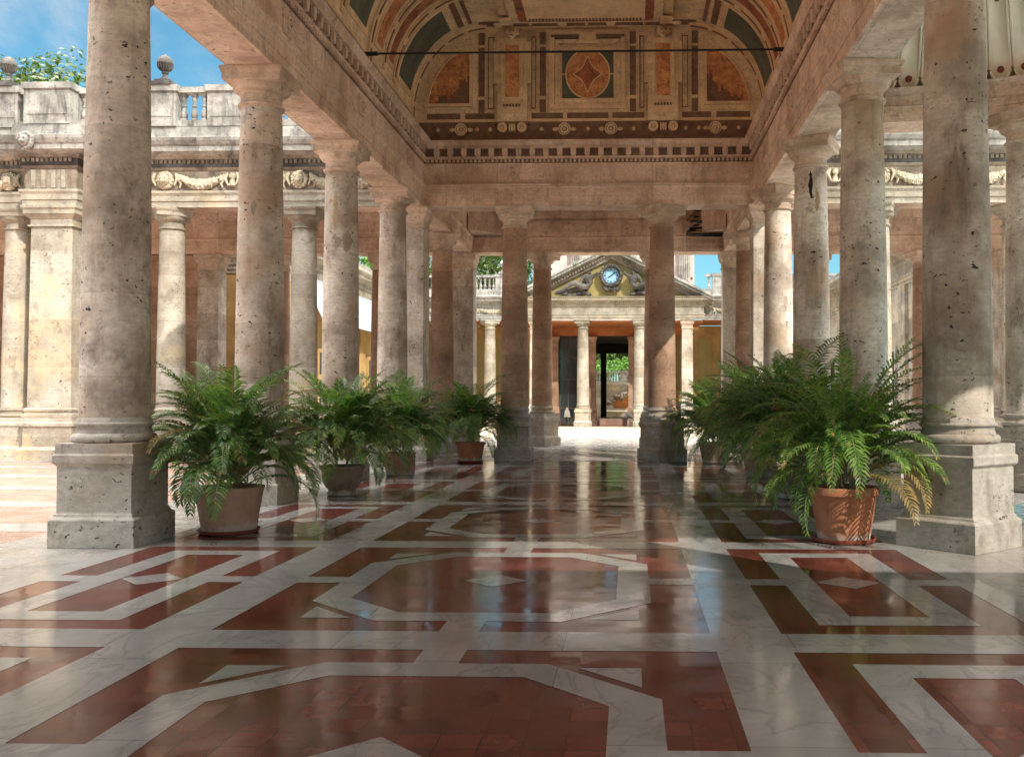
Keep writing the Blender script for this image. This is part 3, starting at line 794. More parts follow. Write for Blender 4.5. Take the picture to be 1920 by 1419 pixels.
# two pilasters with busts
for s in (-1, 1):
    b = MB(); cx = 2.0*s
    b.box(cx-0.40,cx+0.40,YL-0.16,YL,8.98,11.2,5); b.box(cx-0.30,cx+0.30,YL-0.20,YL-0.16,9.2,11.15,0)
    b.box(cx-0.18,cx+0.18,YL-0.215,YL-0.20,9.62,11.0,3)
    for xx in (-0.29, 0.23): b.box(cx+xx,cx+xx+0.06,YL-0.235,YL-0.20,9.4,11.05,5)
    for i in range(6): b.box(cx-0.23+i*0.08,cx-0.18+i*0.08,YL-0.24,YL-0.20,9.36,9.42,1)
    for xx in (-0.45, 0.45): b.box(cx+xx-0.05,cx+xx+0.05,YL-0.14,YL,10.0,11.1,0); 
    b.box(cx-0.47,cx+0.47,YL-0.14,YL,8.90,8.98,1)
    for xx in (-0.26, 0.26):
        nn = 16
        o1 = [(cx+xx+0.13*math.cos(2*PI*i/nn), 8.82+0.13*math.sin(2*PI*i/nn)) for i in range(nn)]
        o2 = [(cx+xx+0.06*math.cos(2*PI*i/nn), 8.82+0.06*math.sin(2*PI*i/nn)) for i in range(nn)]
        b.ring(o1, o2, YL-0.2, YL, 0); b.ball((cx+xx,YL-0.16,8.82), 0.05, 5)
    for xx in (-0.06,0,0.06): b.box(cx+xx-0.022,cx+xx+0.022,YL-0.22,YL,8.72,8.90,0)
    p = b.build('pilaster', DM, gb)
    b = MB()
    b.ball((cx,YL-0.24,11.30), 0.13, 0, 12, 9, sc3=(0.9,0.9,1.1)); b.ball((cx,YL-0.20,11.36), 0.19, 0, 12, 8, 0.3, 4, sc3=(1,0.7,0.9))
    b.box(cx-0.33,cx+0.33,YL-0.22,YL,11.02,11.16,0); b.ball((cx,YL-0.355,11.28), 0.03, 0, sc3=(0.7,1,1.6))
    for e in (-0.055, 0.055): b.ball((cx+e,YL-0.345,11.33), 0.022, 1, 6, 4)
    b.box(cx-0.05,cx+0.05,YL-0.36,YL-0.3,11.215,11.23,1)
    b.build('carved_head', DM, p)
# roof above the vault
b = MB()
b.add([(-5.4,YN,10.36),(0,YN,14.5),(5.4,YN,10.36),(-5.4,25.9,10.36),(0,25.9,14.5),(5.4,25.9,10.36)], [(0,1,4,3),(1,2,5,4),(3,4,5),(0,2,1)], 0)
b.box(-5.1,5.1,25.32,25.83,8.40,10.40)
b.build('roof', M['weathered'], gb)
# damaged stretch of the crossing ceiling
b = MB(); r2 = random.Random(5)
for i in range(34):
    z = 7.25 + (i % 17)*0.068; w = r2.uniform(0.3,1.05); x = 4.2 - w - r2.uniform(0,0.15)
    b.box(x, 4.3, 32.66+r2.uniform(-0.05,0.05), 32.99, z, z+r2.uniform(0.03,0.065), i % 3)
b.build('broken_plaster', [M['bronze'], M['rose'], M['iron']], gb, 'dark broken plaster in the corner of the crossing')
tr = MB(); tr.tube([(-4.37,19.07,8.62),(4.37,19.07,8.62)], 0.022, 8)
tr.tube([(-4.37,19.07,8.62),(-4.0,19.07,8.62)], 0.045, 8); tr.tube([(4.0,19.07,8.62),(4.37,19.07,8.62)], 0.045, 8)
tag(tr.build('tie_rod', M['iron']), 'thin black iron tie rod spanning the painted vault', 'tie rod')

# ------------------------------------------------------------------ floors
RB = M['redtile']
b = MB(); b.box(-4.36,4.20,YN,25.0,-0.06,0.0,0); fl = struct(b.build('floor', M['redtile']))
b = MB(); Z = 0.002
def fp(pts): b.poly([(x,y,Z) for x,y in pts])
def fr(x0,x1,y0,y1): fp([(x0,y0),(x1,y0),(x1,y1),(x0,y1)])
W0, W1, HB = 1.735, 2.22, 0.2425
for s in (-1, 1):
    fr(min(s*W0,s*W1), max(s*W0,s*W1), YN, 25.0); fr(min(s*4.02,s*4.28), max(s*4.02,s*4.28), YN, 25.0)
ylines = [Y0 + S*k for k in range(-4, 4)]
for yl in ylines:
    fr(-W0, W0, yl-HB, yl+HB); fr(W1, 4.02, yl-HB, yl+HB); fr(-4.02, -W1, yl-HB, yl+HB)
for yl in ylines[:-1] + [ylines[-1]]:
    c = yl + S/2; top = c+S/2-HB; bot = c-S/2+HB
    if top > 25.2: continue
    a, Ly, T, w = 1.353, 1.555, 0.67, 0.28
    k = w*math.tan(PI/8)
    O = [(a,-Ly+T),(a,Ly-T),(a-T,Ly),(-a+T,Ly),(-a,Ly-T),(-a,-Ly+T),(-a+T,-Ly),(a-T,-Ly)]
    I = [(a-w,-Ly+T+k),(a-w,Ly-T-k),(a-T-k,Ly-w),(-a+T+k,Ly-w),(-a+w,Ly-T-k),(-a+w,-Ly+T+k),(-a+T+k,-Ly+w),(a-T-k,-Ly+w)]
    for i in range(8):
        j = (i+1) % 8
        fp([(O[i][0],c+O[i][1]),(O[j][0],c+O[j][1]),(I[j][0],c+I[j][1]),(I[i][0],c+I[i][1])])
    fr(-0.14,0.14,c+Ly,top); fr(-0.14,0.14,bot,c-Ly); fr(a,W0,c-0.14,c+0.14); fr(-W0,-a,c-0.14,c+0.14)
    fp([(0,c-0.28),(0.28,c),(0,c+0.28),(-0.28,c)])
    for sx in (-1,1):
        for sy in (-1,1):
            p = [(sx*1.25,c+sy*(Ly-0.08)),(sx*0.87,c+sy*(Ly-0.08)),(sx*1.25,c+sy*(Ly-0.46))]
            fp(p if sx*sy < 0 else p[::-1])
    for s in (-1, 1):
        x0, x1, y0, y1 = 2.53, 3.67, c-1.60, c+1.60
        def ar(xa,xb,ya,yb): fr(min(s*xa,s*xb), max(s*xa,s*xb), ya, yb)
        ar(x0,x0+w,y0,y1); ar(x1-w,x1,y0,y1); ar(x0+w,x1-w,y0,y0+w); ar(x0+w,x1-w,y1-w,y1)
        ar(W1,x0,c-0.14,c+0.14); ar(x1,4.02,c-0.14,c+0.14)
        xm = s*(x0+x1)/2
        fp([(xm,c-0.28),(xm+0.285,c),(xm,c+0.28),(xm-0.285,c)])
b.v = [(x,y,z) for x,y,z in b.v]
inl = b.build('marble_inlay', M['marble'], fl); inl.location = (-0.08, -0.07, 0)
# all inlay faces must look up
me = inl.data
import bmesh
bm = bmesh.new(); bm.from_mesh(me)
for f in bm.faces:
    if f.normal.z < 0: f.normal_flip()
bm.to_mesh(me); bm.free()
# travertine paving under the column rows and in the crossing
b = MB()
b.box(-5.9,-4.36,YN,25.0,-0.06,0.0); b.box(4.20,5.9,YN,25.0,-0.06,0.0)
b.box(-5.9,5.9,25.0,39.8,-0.06,0.0)
struct(b.build('pavement', M['greytile']))
b = MB()
b.box(-40,-5.9,-12,24.4,-0.08,-0.01)
cp = struct(b.build('court_paving', M['pinktile']))
b = MB()
for y in (11.5, 14.2, 16.9, 19.6, 22.3): b.box(-40,-5.9,y,y+0.75,-0.02,-0.006)
for x in (-8.6, -12.6, -17): b.box(x,x+0.7,-12,11.49,-0.02,-0.006)
b.build('marble_band', M['marble'], cp)
b = MB(); b.box(-40,-5.9,24.4,39.8,-0.08,0.02); b.box(5.9,40,24.4,39.8,-0.08,0.02); struct(b.build('wing_floor', M['greytile']))
b = MB(); b.box(-40,40,39.8,100,-0.08,0.0); struct(b.build('cream_court', M['sandpave']))
b = MB(); b.box(5.9,40,-12,24.4,-0.08,-0.01); exf = struct(b.build('exedra_floor', M['marble']))
b = MB(); b.lathe([(5.0,-0.02),(5.0,-0.004),(0.0,-0.004)], 64, ex[0]+6.0, ex[1]+0.6); b.build('ceramic_disc', M['bluetile'], exf)
b = MB()
gs = []
b.poly([(-900,-900,-0.12),(900,-900,-0.12),(900,1500,-0.12),(-900,1500,-0.12)]); struct(b.build('ground', M['earth']))

# ------------------------------------------------------------------ transverse wings
WP = [(-0.05,6.747),(0.03,6.747),(0.03,6.90),(0.06,6.91),(0.06,7.05),(0.10,7.12),(0.10,7.18),(0.0,7.20),(0.0,7.72),(0.04,7.75),(0.08,7.80),(0.08,7.90),(0.08,8.0),(0.14,8.03),(0.18,8.10),(0.42,8.16),(0.42,8.30),(0.47,8.33),(0.52,8.42),(0.54,8.50),(0.30,8.55),(0.22,8.60),(0.22,8.86),(-0.40,8.87)]
LOW = [p for p in WP if p[1] < 7.19] + [(-0.05,7.19)]
FRZ = [(-0.05,7.192),(0.0,7.192),(0.0,7.718),(-0.05,7.718)]
COR = [(-0.05,7.72)] + [p for p in WP if p[1] >= 7.72]
def baluster_mesh():
    b = MB()
    b.sq([(0.075,0),(0.075,0.07)]); b.sq([(0.075,0.66),(0.075,0.74)])
    b.lathe([(0.05,0.07),(0.075,0.10),(0.092,0.17),(0.085,0.24),(0.055,0.33),(0.045,0.37),(0.07,0.39),(0.07,0.42),(0.045,0.44),(0.05,0.52),(0.075,0.58),(0.06,0.64),(0.06,0.66)], 14)
    return b.mesh('baluster', M['weathered'])
BAL = baluster_mesh()
def balustrade(parent, x0, x1, y, z, dies, mat, front=0.0, n_max=90):
    """rails with dies (xa, xb, proud) and balusters between; returns the part"""
    b = MB()
    b.box(x0,x1,y-0.13,y+0.13,z,z+0.16); b.box(x0,x1,y-0.15,y+0.15,z+0.90,z+1.05)
    for xa, xb, pr in dies:
        b.box(xa,xb,y-0.16-pr,y+0.17,z-0.002,z+0.93); b.box(xa-0.05,xb+0.05,y-0.21-pr,y+0.2,z+0.925,z+1.09)
        b.box(xa+0.09,xb-0.09,y-0.175-pr,y-0.1-pr,z+0.25,z+0.80)
    p = b.build('balustrade', mat, parent)
    segs = []; cur = x0
    for xa, xb, pr in sorted(dies):
        if xa > cur: segs.append((cur, xa))
        cur = max(cur, xb)
    if cur < x1: segs.append((cur, x1))
    cnt = 0
    for a, c in segs:
        k = max(1, int((c-a)/0.235)); st = (c-a)/k
        for i in range(k):
            if cnt >= n_max: break
            o = bpy.data.objects.new('baluster', BAL); C.objects.link(o); o.parent = p
            o.location = (a+st*(i+0.5), y, z+0.16); cnt += 1
    return p
def garland(b, x0, x1, y, z0, drop, m=0, seed=1):
    """hanging swag of leaves and fruit with ribbon ends"""
    r2 = random.Random(seed); n = 26
    for i in range(n+1):
        u = i/n; x = x0+(x1-x0)*u
        sag = math.sin(PI*u)
        z = z0 - drop*sag
        r = 0.045 + 0.085*sag
        b.ball((x, y-0.03, z), r, m, 7, 5, 0.5, seed+i, sc3=(0.7,0.8,1.15))
        if sag > 0.35: b.ball((x+r2.uniform(-0.02,0.02), y-0.10, z-0.02+r2.uniform(-0.04,0.04)), 0.04, m, 6, 4)
    for x, s in ((x0, 1), (x1, -1)):
        b.tube([(x,y-0.03,z0+0.03),(x+s*0.05,y-0.06,z0-0.12),(x-s*0.03,y-0.05,z0-0.3)], [0.03,0.045,0.02], 6, m)
        b.tube([(x,y-0.03,z0+0.03),(x+s*0.16,y-0.05,z0-0.25),(x+s*0.12,y-0.05,z0-0.36)], [0.03,0.04,0.02], 6, m)
def lion(b, x, y, z, m=0, seed=1):
    for i in range(14):
        a = 2*PI*i/14
        b.ball((x+0.17*math.cos(a), y-0.03, z+0.18*math.sin(a)), 0.075, m, 7, 5, 0.5, seed+i)
    b.ball((x,y-0.09,z), 0.15, m, 12, 9, sc3=(0.9,0.8,1.05)); b.ball((x,y-0.20,z-0.05), 0.075, m, 9, 6, sc3=(1,1,0.8))
    for e in (-0.06, 0.06): b.ball((x+e,y-0.2,z+0.05), 0.022, m, 6, 4); b.ball((x+e*2.1,y-0.08,z+0.15), 0.04, m, 6, 4)
def wing(s, label):
    t = thing('colonnade_wing', label, 'building')
    X = lambda a: s*a
    yf = 25.10
    if s < 0:
        path = [(-34,yf),(-14.95,yf),(-14.95,yf-0.34),(-13.55,yf-0.34),(-13.55,yf),(-5.13,yf)]; brk = True
    else:
        path = [(5.13,yf),(34,yf)]; brk = False
    b = MB(); b.sweep(LOW, path, 0, side=1); b.build('architrave', M['white'], t)
    b = MB(); b.sweep(FRZ, path, 0, side=1); b.build('frieze', M['cornice'], t)
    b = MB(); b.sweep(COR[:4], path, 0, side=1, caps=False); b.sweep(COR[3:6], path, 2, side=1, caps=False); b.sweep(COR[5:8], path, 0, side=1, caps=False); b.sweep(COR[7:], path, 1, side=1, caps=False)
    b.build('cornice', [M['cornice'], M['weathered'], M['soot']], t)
    bl = []
    for i in range(len(path)-1):
        (xa,ya),(xb,yb) = path[i], path[i+1]
        if abs(yb-ya) > 0.01: continue
        x = max(xa, -19); xe = min(xb, 19)
        while x < xe-0.07:
            bl.append((x, x+0.075, ya-0.125, ya-0.075, 7.905, 7.995)); x += 0.125
    bl.sort(key=lambda q: abs(q[0]))
    blocks('dentil', M['cornice'], t, bl, 90)
    # box of beams behind
    b = MB(); b.box(min(X(5.13),X(34)),max(X(5.13),X(34)),25.13,25.84,HS,8.30); b.build('front_beam', M['beam'], t)
    b = MB(); b.box(min(X(5.10),X(34)),max(X(5.10),X(34)),33.13,33.87,HS,8.30)
    b.sweep(prof2, [(min(X(5.10),X(34)),33.13),(max(X(5.10),X(34)),33.13)], 0, side=1)
    b.build('back_beam', M['beam'], t)
    b = MB(); b.box(min(X(5.10),X(34)),max(X(5.10),X(34)),25.86,34.2,8.31,8.5); b.build('ceiling', M['beam'], t)
    b = MB(); b.box(min(X(5.1),X(34)),max(X(5.1),X(34)),25.4,34.3,8.875,9.05); b.build('roof', M['weathered'], t)
    b = MB()
    bays = [(-5.3,-7.68),(-7.68,-11.3),(-11.3,-13.5),(-15.0,-18.4)] if s < 0 else [(5.3,7.68),(7.68,11.3),(11.3,14.9)]
    for (xa, xb) in bays:
        xa, xb = min(xa,xb), max(xa,xb); mid = (xa+xb)/2
        for (p, q) in ((xa+0.28, mid-0.13),(mid+0.13, xb-0.28)):
            g = MB(); garland(g, p, q, yf-0.02, 7.62, 0.27, 0, int(abs(p)*10)); g.build('garland', M['relief'], t)
        g = MB()
        g.ball((mid,yf-0.04,7.58), 0.09, 0, 8, 6, 0.4, 2); g.tube([(mid,yf-0.03,7.5),(mid,yf-0.05,7.3)], [0.05,0.11], 8); g.build('palmette', M['relief'], t)
    for x in ([-7.68,-11.3,-15.55] if s < 0 else [7.68,11.3]):
        g = MB(); lion(g, x, yf-0.02, 7.47, 0, int(abs(x))); g.build('lion_head', M['relief'], t)
    if s < 0:
        g = MB()
        for i in range(4): g.box(-14.75+i*0.27,-14.63+i*0.27,yf-0.385,yf-0.3,7.22,7.70)
        g.build('triglyph', M['white'], t)
        g = MB(); lion(g, -14.6, yf-0.84, 8.34, 0, 31); g.build('gargoyle', M['weathered'], t, 'lion-head spout on the cornice')
        w = MB(); w.box(-34,-14.15,33.3,33.7,0.02,HS)
        for x in (-15.8,-17.6,-19.6): w.box(x-0.35,x+0.35,33.2,33.3,0.02,6.74)
        w.sweep([(0,6.2),(0.1,6.25),(0.12,6.4),(0.2,6.5),(0.2,6.7),(0,6.7)], [(-34,33.30),(-14.15,33.30)], 0, side=1)
        w.build('back_wall', M['rose'], t)
        dies = [(-7.45,-6.6,0),(-11.7,-10.92,0.04),(-10.1,-8.6,0),(-14.85,-13.6,0.34),(-15.95,-15.2,0.04),(-20.2,-19.2,0)]
        balustrade(t, -22, -5.2, 25.02, 8.875, dies, M['weathered'])
    else:
        dies = [(7.3,8.1,0),(10.9,11.7,0)]
        balustrade(t, 5.2, 16, 25.02, 8.875, dies, M['weathered'])
    return t
wl = wing(-1, 'sunlit left wing with garland frieze, sooty cornice and balustrade on white columns')
wr = wing(1, 'right wing with garland frieze seen between the gallery columns')
def urn(name, label, loc, sc_=1.0, mat='cornice', group='urns on the balustrades'):
    b = MB()
    b.sq([(0.27,0),(0.27,0.09),(0.2,0.12),(0.2,0.16)])
    b.lathe([(0.16,0.155),(0.13,0.20),(0.07,0.28),(0.06,0.33),(0.09,0.36),(0.09,0.39),(0.06,0.41)], 20)
    n = 32; prof = [(0.07,0.41),(0.15,0.45),(0.20,0.52),(0.215,0.58),(0.20,0.60),(0.21,0.62)]
    vs = []; fs = []
    for i in range(n):
        a = 2*PI*i/n; fl_ = 1.0 if i % 2 else 0.76
        for q, (r, z) in enumerate(prof): vs.append((r*(fl_ if q < 4 else 1)*math.cos(a), r*(fl_ if q < 4 else 1)*math.sin(a), z))
    k = len(prof)
    for i in range(n):
        j = (i+1) % n
        for q in range(k-1): fs.append((i*k+q, j*k+q, j*k+q+1, i*k+q+1))
    b.add(vs, fs, 0, True)
    b.lathe([(0.21,0.62),(0.205,0.68),(0.17,0.76),(0.10,0.82),(0.05,0.845),(0.03,0.87),(0.0,0.875)], 20)
    o = b.build(name, M[mat]); o.location = loc; o.scale = (sc_,)*3
    return tag(o, label, 'urn', group)
u0 = urn('stone_urn', 'sooty gadrooned stone urn on the balustrade right of the nearest left column', (-11.31,25.0,9.965), mat='soot')
u1 = u0.copy(); C.objects.link(u1); u1.location = (-15.58,25.0,9.965); u1['label'] = 'sooty stone urn on the balustrade at the left edge of the picture'
b = MB(); b.tube([(-14.55,28.0,9.05),(-14.55,28.0,11.0)], 0.05, 8); b.ball((-14.55,28.0,11.02), 0.07)
tag(b.build('flagpole', M['copper']), 'thin copper coloured pole sticking up behind the left balustrade', 'pole')

# ------------------------------------------------------------------ exedra on the right
exo = thing('music_exedra', 'round exedra with a fluted cream half dome adjoining the right column row', 'building', (0,0,0))
def ringpath(r, a0, a1, n): return [(ex[0]+r*math.cos(math.radians(a0+(a1-a0)*i/n)), ex[1]+r*math.sin(math.radians(a0+(a1-a0)*i/n))) for i in range(n+1)]
A0, A1 = 89.0, -89.0
b = MB()
prof = [(0.75,6.75),(0.0,6.75),(0.0,6.88),(-0.03,6.89),(-0.03,6.99),(-0.07,7.02),(-0.02,7.05),(-0.02,7.18),(-0.05,7.2),(-0.05,7.24),(-0.11,7.27),(-0.15,7.30),(-0.17,7.34),(0.75,7.38)]
b.sweep(prof, ringpath(6.3, A0, A1, 100), 0, side=-1, smooth=False)
b.build('ring_entablature', M['beam'], exo)
b = MB(); NF = 50; da = (A1-A0)/NF
for i in range(NF):
    ac = math.radians(A0+da*(i+0.5)); hw = abs(math.radians(da))*0.46
    rows = []
    prof = []
    for q in range(15):
        u = q/14
        rr = 6.42 - 5.9*u; zz = 7.62 + 5.2*math.sin(u*PI/2)**0.9*1.0 + 0.0
        zz = 7.40 + 6.2*(u**0.92)
        prof.append((rr, zz))
    vs = []; fs = []
    ncs = 9
    for q, (rr, zz) in enumerate(prof):
        for k in range(ncs):
            w = -1+2*k/(ncs-1)
            rim = 1.0 if abs(w) > 0.7 else 0.0
            dep = 0.06*(1-w*w)   # hollow channel
            a = ac + hw*w
            zs = zz
            if q == 0: zs = zz + 0.22*(abs(w)**3)    # rounded lower end
            vs.append((ex[0]+(rr+dep)*math.cos(a), ex[1]+(rr+dep)*math.sin(a), zs+dep*0.6))
    for q in range(len(prof)-1):
        for k in range(ncs-1): fs.append((q*ncs+k, q*ncs+k+1, (q+1)*ncs+k+1, (q+1)*ncs+k))
    b.add(vs, fs, 0, True)
    # raised fillets along both edges
    for w in (-0.93, 0.93):
        a = ac + hw*w
        b.tube([(ex[0]+(rr-0.02)*math.cos(a), ex[1]+(rr-0.02)*math.sin(a), zz+(0.2 if q == 0 else 0)) for q,(rr,zz) in enumerate(prof)], 0.022, 6, 0)
    pts = []
    for k in range(9):
        w = -0.93+1.86*k/8; a = ac+hw*w; pts.append((ex[0]+6.41*math.cos(a), ex[1]+6.41*math.sin(a), 7.38+0.22*abs(w)**3))
    b.tube(pts, 0.025, 6, 0)
    b.ball((ex[0]+6.38*math.cos(ac), ex[1]+6.38*math.sin(ac), 7.57), 0.065, 1, 10, 6)
    b.ball((ex[0]+5.45*math.cos(ac), ex[1]+5.45*math.sin(ac), 8.50), 0.05, 1, 8, 5)
# outer shell closing the dome
for i in range(NF):
    a0_, a1_ = math.radians(A0+da*i), math.radians(A0+da*(i+1))
    for (r0,z0,r1,z1) in ((7.05,7.39,6.3,8.2),(6.3,8.2,0.6,14.2)):
        b.add([(ex[0]+r0*math.cos(a0_),ex[1]+r0*math.sin(a0_),z0),(ex[0]+r0*math.cos(a1_),ex[1]+r0*math.sin(a1_),z0),(ex[0]+r1*math.cos(a1_),ex[1]+r1*math.sin(a1_),z1),(ex[0]+r1*math.cos(a0_),ex[1]+r1*math.sin(a0_),z1)], [(0,1,2,3)], 0)
b.build('fluted_half_dome', [M['canopy'], M['eye']], exo)

blk = MB(); blk.box(6.6,26,-16,0.9,0,8.6); blk.sweep([(-0.05,7.8),(0.1,7.8),(0.3,8.2),(0.35,8.6),(-0.3,8.65)], [(6.6,-16),(6.6,0.9)], 0, side=-1)  # unseen block added to keep the sun off the near floor
tag(blk.build('sun_blocker', M['white']), 'plain pale block added to shade the gallery floor, outside the picture on the right', 'building')
# ------------------------------------------------------------------ rear court: side ranges and clock pavilion
def range_building(s, label):
    t = thing('court_range', label, 'building')
    xf = s*12.7
    b = MB(); b.box(min(xf,s*22),max(xf,s*22),36.0,57.2,0,6.45); b.build('wall', M['ochre'] if s < 0 else M['white'], t)
    b = MB()
    prof = [(o, 6.45+(z-6.747)*0.9) for o, z in WP]
    b.sweep(prof, [(s*22,36.0),(xf,36.0),(xf,57.0)], 0, side=s*-1)
    b.build('entablature', M['white'], t)
    for x in (13.1, 15.6, 18.1, 20.6):
        p = MB(); p.box(min(s*(x-0.3),s*(x+0.3)),max(s*(x-0.3),s*(x+0.3)),35.84,36.0,0.05,6.44); p.box(min(s*(x-0.36),s*(x+0.36)),max(s*(x-0.36),s*(x+0.36)),35.8,35.999,6.0,6.443); p.build('pilaster', M['white'], t)
    for y in (38.5, 42.5, 46.5, 50.5, 54.5):
        d = MB(); d.box(min(xf,xf-s*0.10),max(xf,xf-s*0.10),y-0.85,y+0.85,0.05,3.9); f = d.build('door', M['ochre'] if s < 0 else M['weathered'], t)
        g = MB(); x1 = xf-s*0.115
        g.box(min(x1,xf-s*0.1),max(x1,xf-s*0.1),y-0.65,y+0.65,0.3,2.5); g.box(min(x1,xf-s*0.1),max(x1,xf-s*0.1),y-0.65,y+0.65,2.75,3.7); g.build('pane', M['glass'], f)
        for q in (-1.75, 1.75):
            p = MB(); p.box(min(xf,xf-s*0.16),max(xf,xf-s*0.16),y+q-0.24,y+q+0.24,0.05,6.44); p.build('pilaster', M['white'] if s > 0 else M['ochre'], t)
    b = MB(); b.box(min(xf-s*0.22,s*22),max(xf-s*0.22,s*22),36.05,57,8.36,8.5); b.build('roof', M['weathered'], t)
    return t
range_building(-1, 'ochre range along the left of the far court with white cornice and glazed doors')
range_building(1, 'shaded range along the right of the far court with white cornice')
b = MB(); b.add([(-12.62,39.5,6.9),(-12.62,56.5,6.9),(-11.7,56.5,5.0),(-11.7,39.5,5.0),(-12.62,39.5,6.86),(-12.62,56.5,6.86),(-11.72,56.5,4.97),(-11.72,39.5,4.97)], [(0,3,2,1),(4,5,6,7),(3,7,6,2),(0,4,7,3),(1,2,6,5)])
tag(b.build('awning', M['canvas']), 'long white canvas awning hung on the ochre range of the far court', 'awning')

cb = thing('clock_pavilion', 'pedimented pavilion with a clock, reclining statues and a dark passage', 'building')
YK = 58.0
kz = 6.45/6.75
prof = [(o, 6.45+(z-6.747)*0.82) for o, z in WP]
hcor = 6.45+(8.5-6.747)*0.82      # top of the corona
b = MB()
p2 = [q for q in prof if q[1] < hcor-0.02] + [(-0.3, hcor-0.02)]
b.sweep(p2, [(-5.6,YK-0.05),(-5.6,YK-0.45),(5.6,YK-0.45),(5.6,YK-0.05)], 0, side=1)
b.build('entablature', M['white'], cb)
blocks('dentil', M['relief'], cb, [(-5.6+i*0.128,-5.53+i*0.128,YK-0.585,YK-0.53,7.40,7.48) for i in range(88)], 88)
for s in (-1, 1):
    b = MB(); x0, x1 = (-34,-5.62) if s < 0 else (5.62,34)
    b.sweep(prof, [(x0,YK),(x1,YK)], 0, side=1)
    b.build('wing_entablature', M['weathered'], cb)
    for i in range(3):
        xa = s*(6.2+i*2.4); xb = s*(8.2+i*2.4)
        g = MB(); garland(g, min(xa,xb), max(xa,xb), YK-0.02, 7.17, 0.2, 0, i+3); g.build('garland', M['relief'], cb)
    dies = [(s*6.6-0.45,s*6.6+0.45,0),(s*9.6-0.45,s*9.6+0.45,0),(s*12.6-0.45,s*12.6+0.45,0)]
    balustrade(cb, min(s*5.7,s*14), max(s*5.7,s*14), YK-0.05, 8.18, dies, M['weathered'], n_max=45)
    b = MB(); b.box(min(s*2.6,s*34),max(s*2.6,s*34),62.0,62.4,0,6.4)
    for x in (4.6,6.0,7.4,8.8,10.2,11.6):
        b.box(s*x-0.45,s*x+0.45,61.93,62.0,2.4,5.6,1)
    b.build('back_wall', [M['ochre'], M['yellow']], cb)
    b = MB(); b.box(min(s*5.6,s*34),max(s*5.6,s*34),YK+0.1,62.4,6.46,6.6); b.build('ceiling', M['redlintel'], cb)
    b = MB(); b.box(min(s*2.65,s*4.9),max(s*2.65,s*4.9),61.86,61.92,0.0,1.5); b.box(min(s*5.0,s*30),max(s*5.0,s*30),61.86,61.99,0,1.4); b.build('dado', M['white'], cb)
# tympanum and raking cornices
zb = hcor-0.02; za = 10.75; hw = 5.75
b = MB(); b.prism([(-hw+0.3,zb),(hw-0.3,zb),(0,za-0.25)], YK-0.25, YK+0.3); b.build('tympanum', M['yellow'], cb)
for s in (-1, 1):
    b = MB()
    dx, dz = -s*hw, za-zb; ln = math.hypot(dx, dz); nx, nz = (dz/ln*s, hw/ln)
    def rake(off0, off1, y0, y1, m):
        a = (s*(hw+0.35)-nx*0, zb-0.14); c_ = (0, za)
        pts = [(s*(hw+0.4)+0*nx, zb-0.15+off0), (0, za+off0), (0, za+off1), (s*(hw+0.4), zb-0.15+off1)]
        if s < 0: pts = pts[::-1]
        b.prism(pts, y0, y1, m)
    rake(0.02,0.16,YK-1.05,YK+0.4,1); rake(-0.16,0.02,YK-0.95,YK+0.4,1); rake(-0.34,-0.16,YK-0.62,YK+0.4,0); rake(-0.62,-0.34,YK-0.48,YK+0.3,0)
    for i in range(34):
        u = (i+0.5)/34; x = s*hw*(1-u); z = zb-0.15+(za-zb+0.15)*u-0.02
        b.box(x-0.045,x+0.045,YK-0.70,YK-0.61,z-0.36,z-0.24,0)
    b.build('raking_cornice', [M['cornice'], M['weathered']], cb)
# clock
b = MB(); n = 40; zc_ = 9.12
o1 = [(0.70*math.cos(2*PI*i/n), zc_+0.70*math.sin(2*PI*i/n)) for i in range(n)]
o2 = [(0.46*math.cos(2*PI*i/n), zc_+0.46*math.sin(2*PI*i/n)) for i in range(n)]
b.ring(o1, o2, YK-0.55, YK-0.2)
for i in range(26):
    a = 2*PI*i/26; b.ball((0.60*math.cos(a),YK-0.58,zc_+0.60*math.sin(a)), 0.115, 0, 7, 5, 0.6, i)
for i in range(9):
    b.ball((-0.4+i*0.1,YK-0.5,zc_-0.82+0.05*math.cos(i*2)), 0.13, 0, 7, 5, 0.6, i)
wreath = b.build('wreath', M['bronze'], cb, 'dark carved leaf wreath round the clock')
b = MB(); b.prism(o2, YK-0.40, YK-0.22, 0)
for i in range(12):
    a = 2*PI*i/12; x, z = 0.37*math.sin(a), zc_+0.37*math.cos(a)
    b.prism([(x-0.022-0.02*(i%3==0),z-0.05),(x+0.022+0.02*(i%3==0),z-0.05),(x+0.022+0.02*(i%3==0),z+0.05),(x-0.022-0.02*(i%3==0),z+0.05)], YK-0.41, YK-0.40, 1)
ck = b.build('clock', [M['clockface'], M['navy']], cb, 'round pale blue clock face in the pediment')
for ang, ln, nm in ((0.9,0.30,'clock_hand'),(-2.2,0.22,'clock_hand')):
    b = MB(); d = Vector((math.sin(ang), math.cos(ang))); p = Vector((d.y,-d.x))*0.03
    A = [(p.x-0.1*d.x,zc_+p.y-0.1*d.y),(p.x+ln*d.x,zc_+p.y+ln*d.y),(-p.x+ln*d.x,zc_-p.y+ln*d.y),(-p.x-0.1*d.x,zc_-p.y-0.1*d.y)]
    b.prism(A, YK-0.425, YK-0.412, 0); b.build(nm, M['navy'], ck)
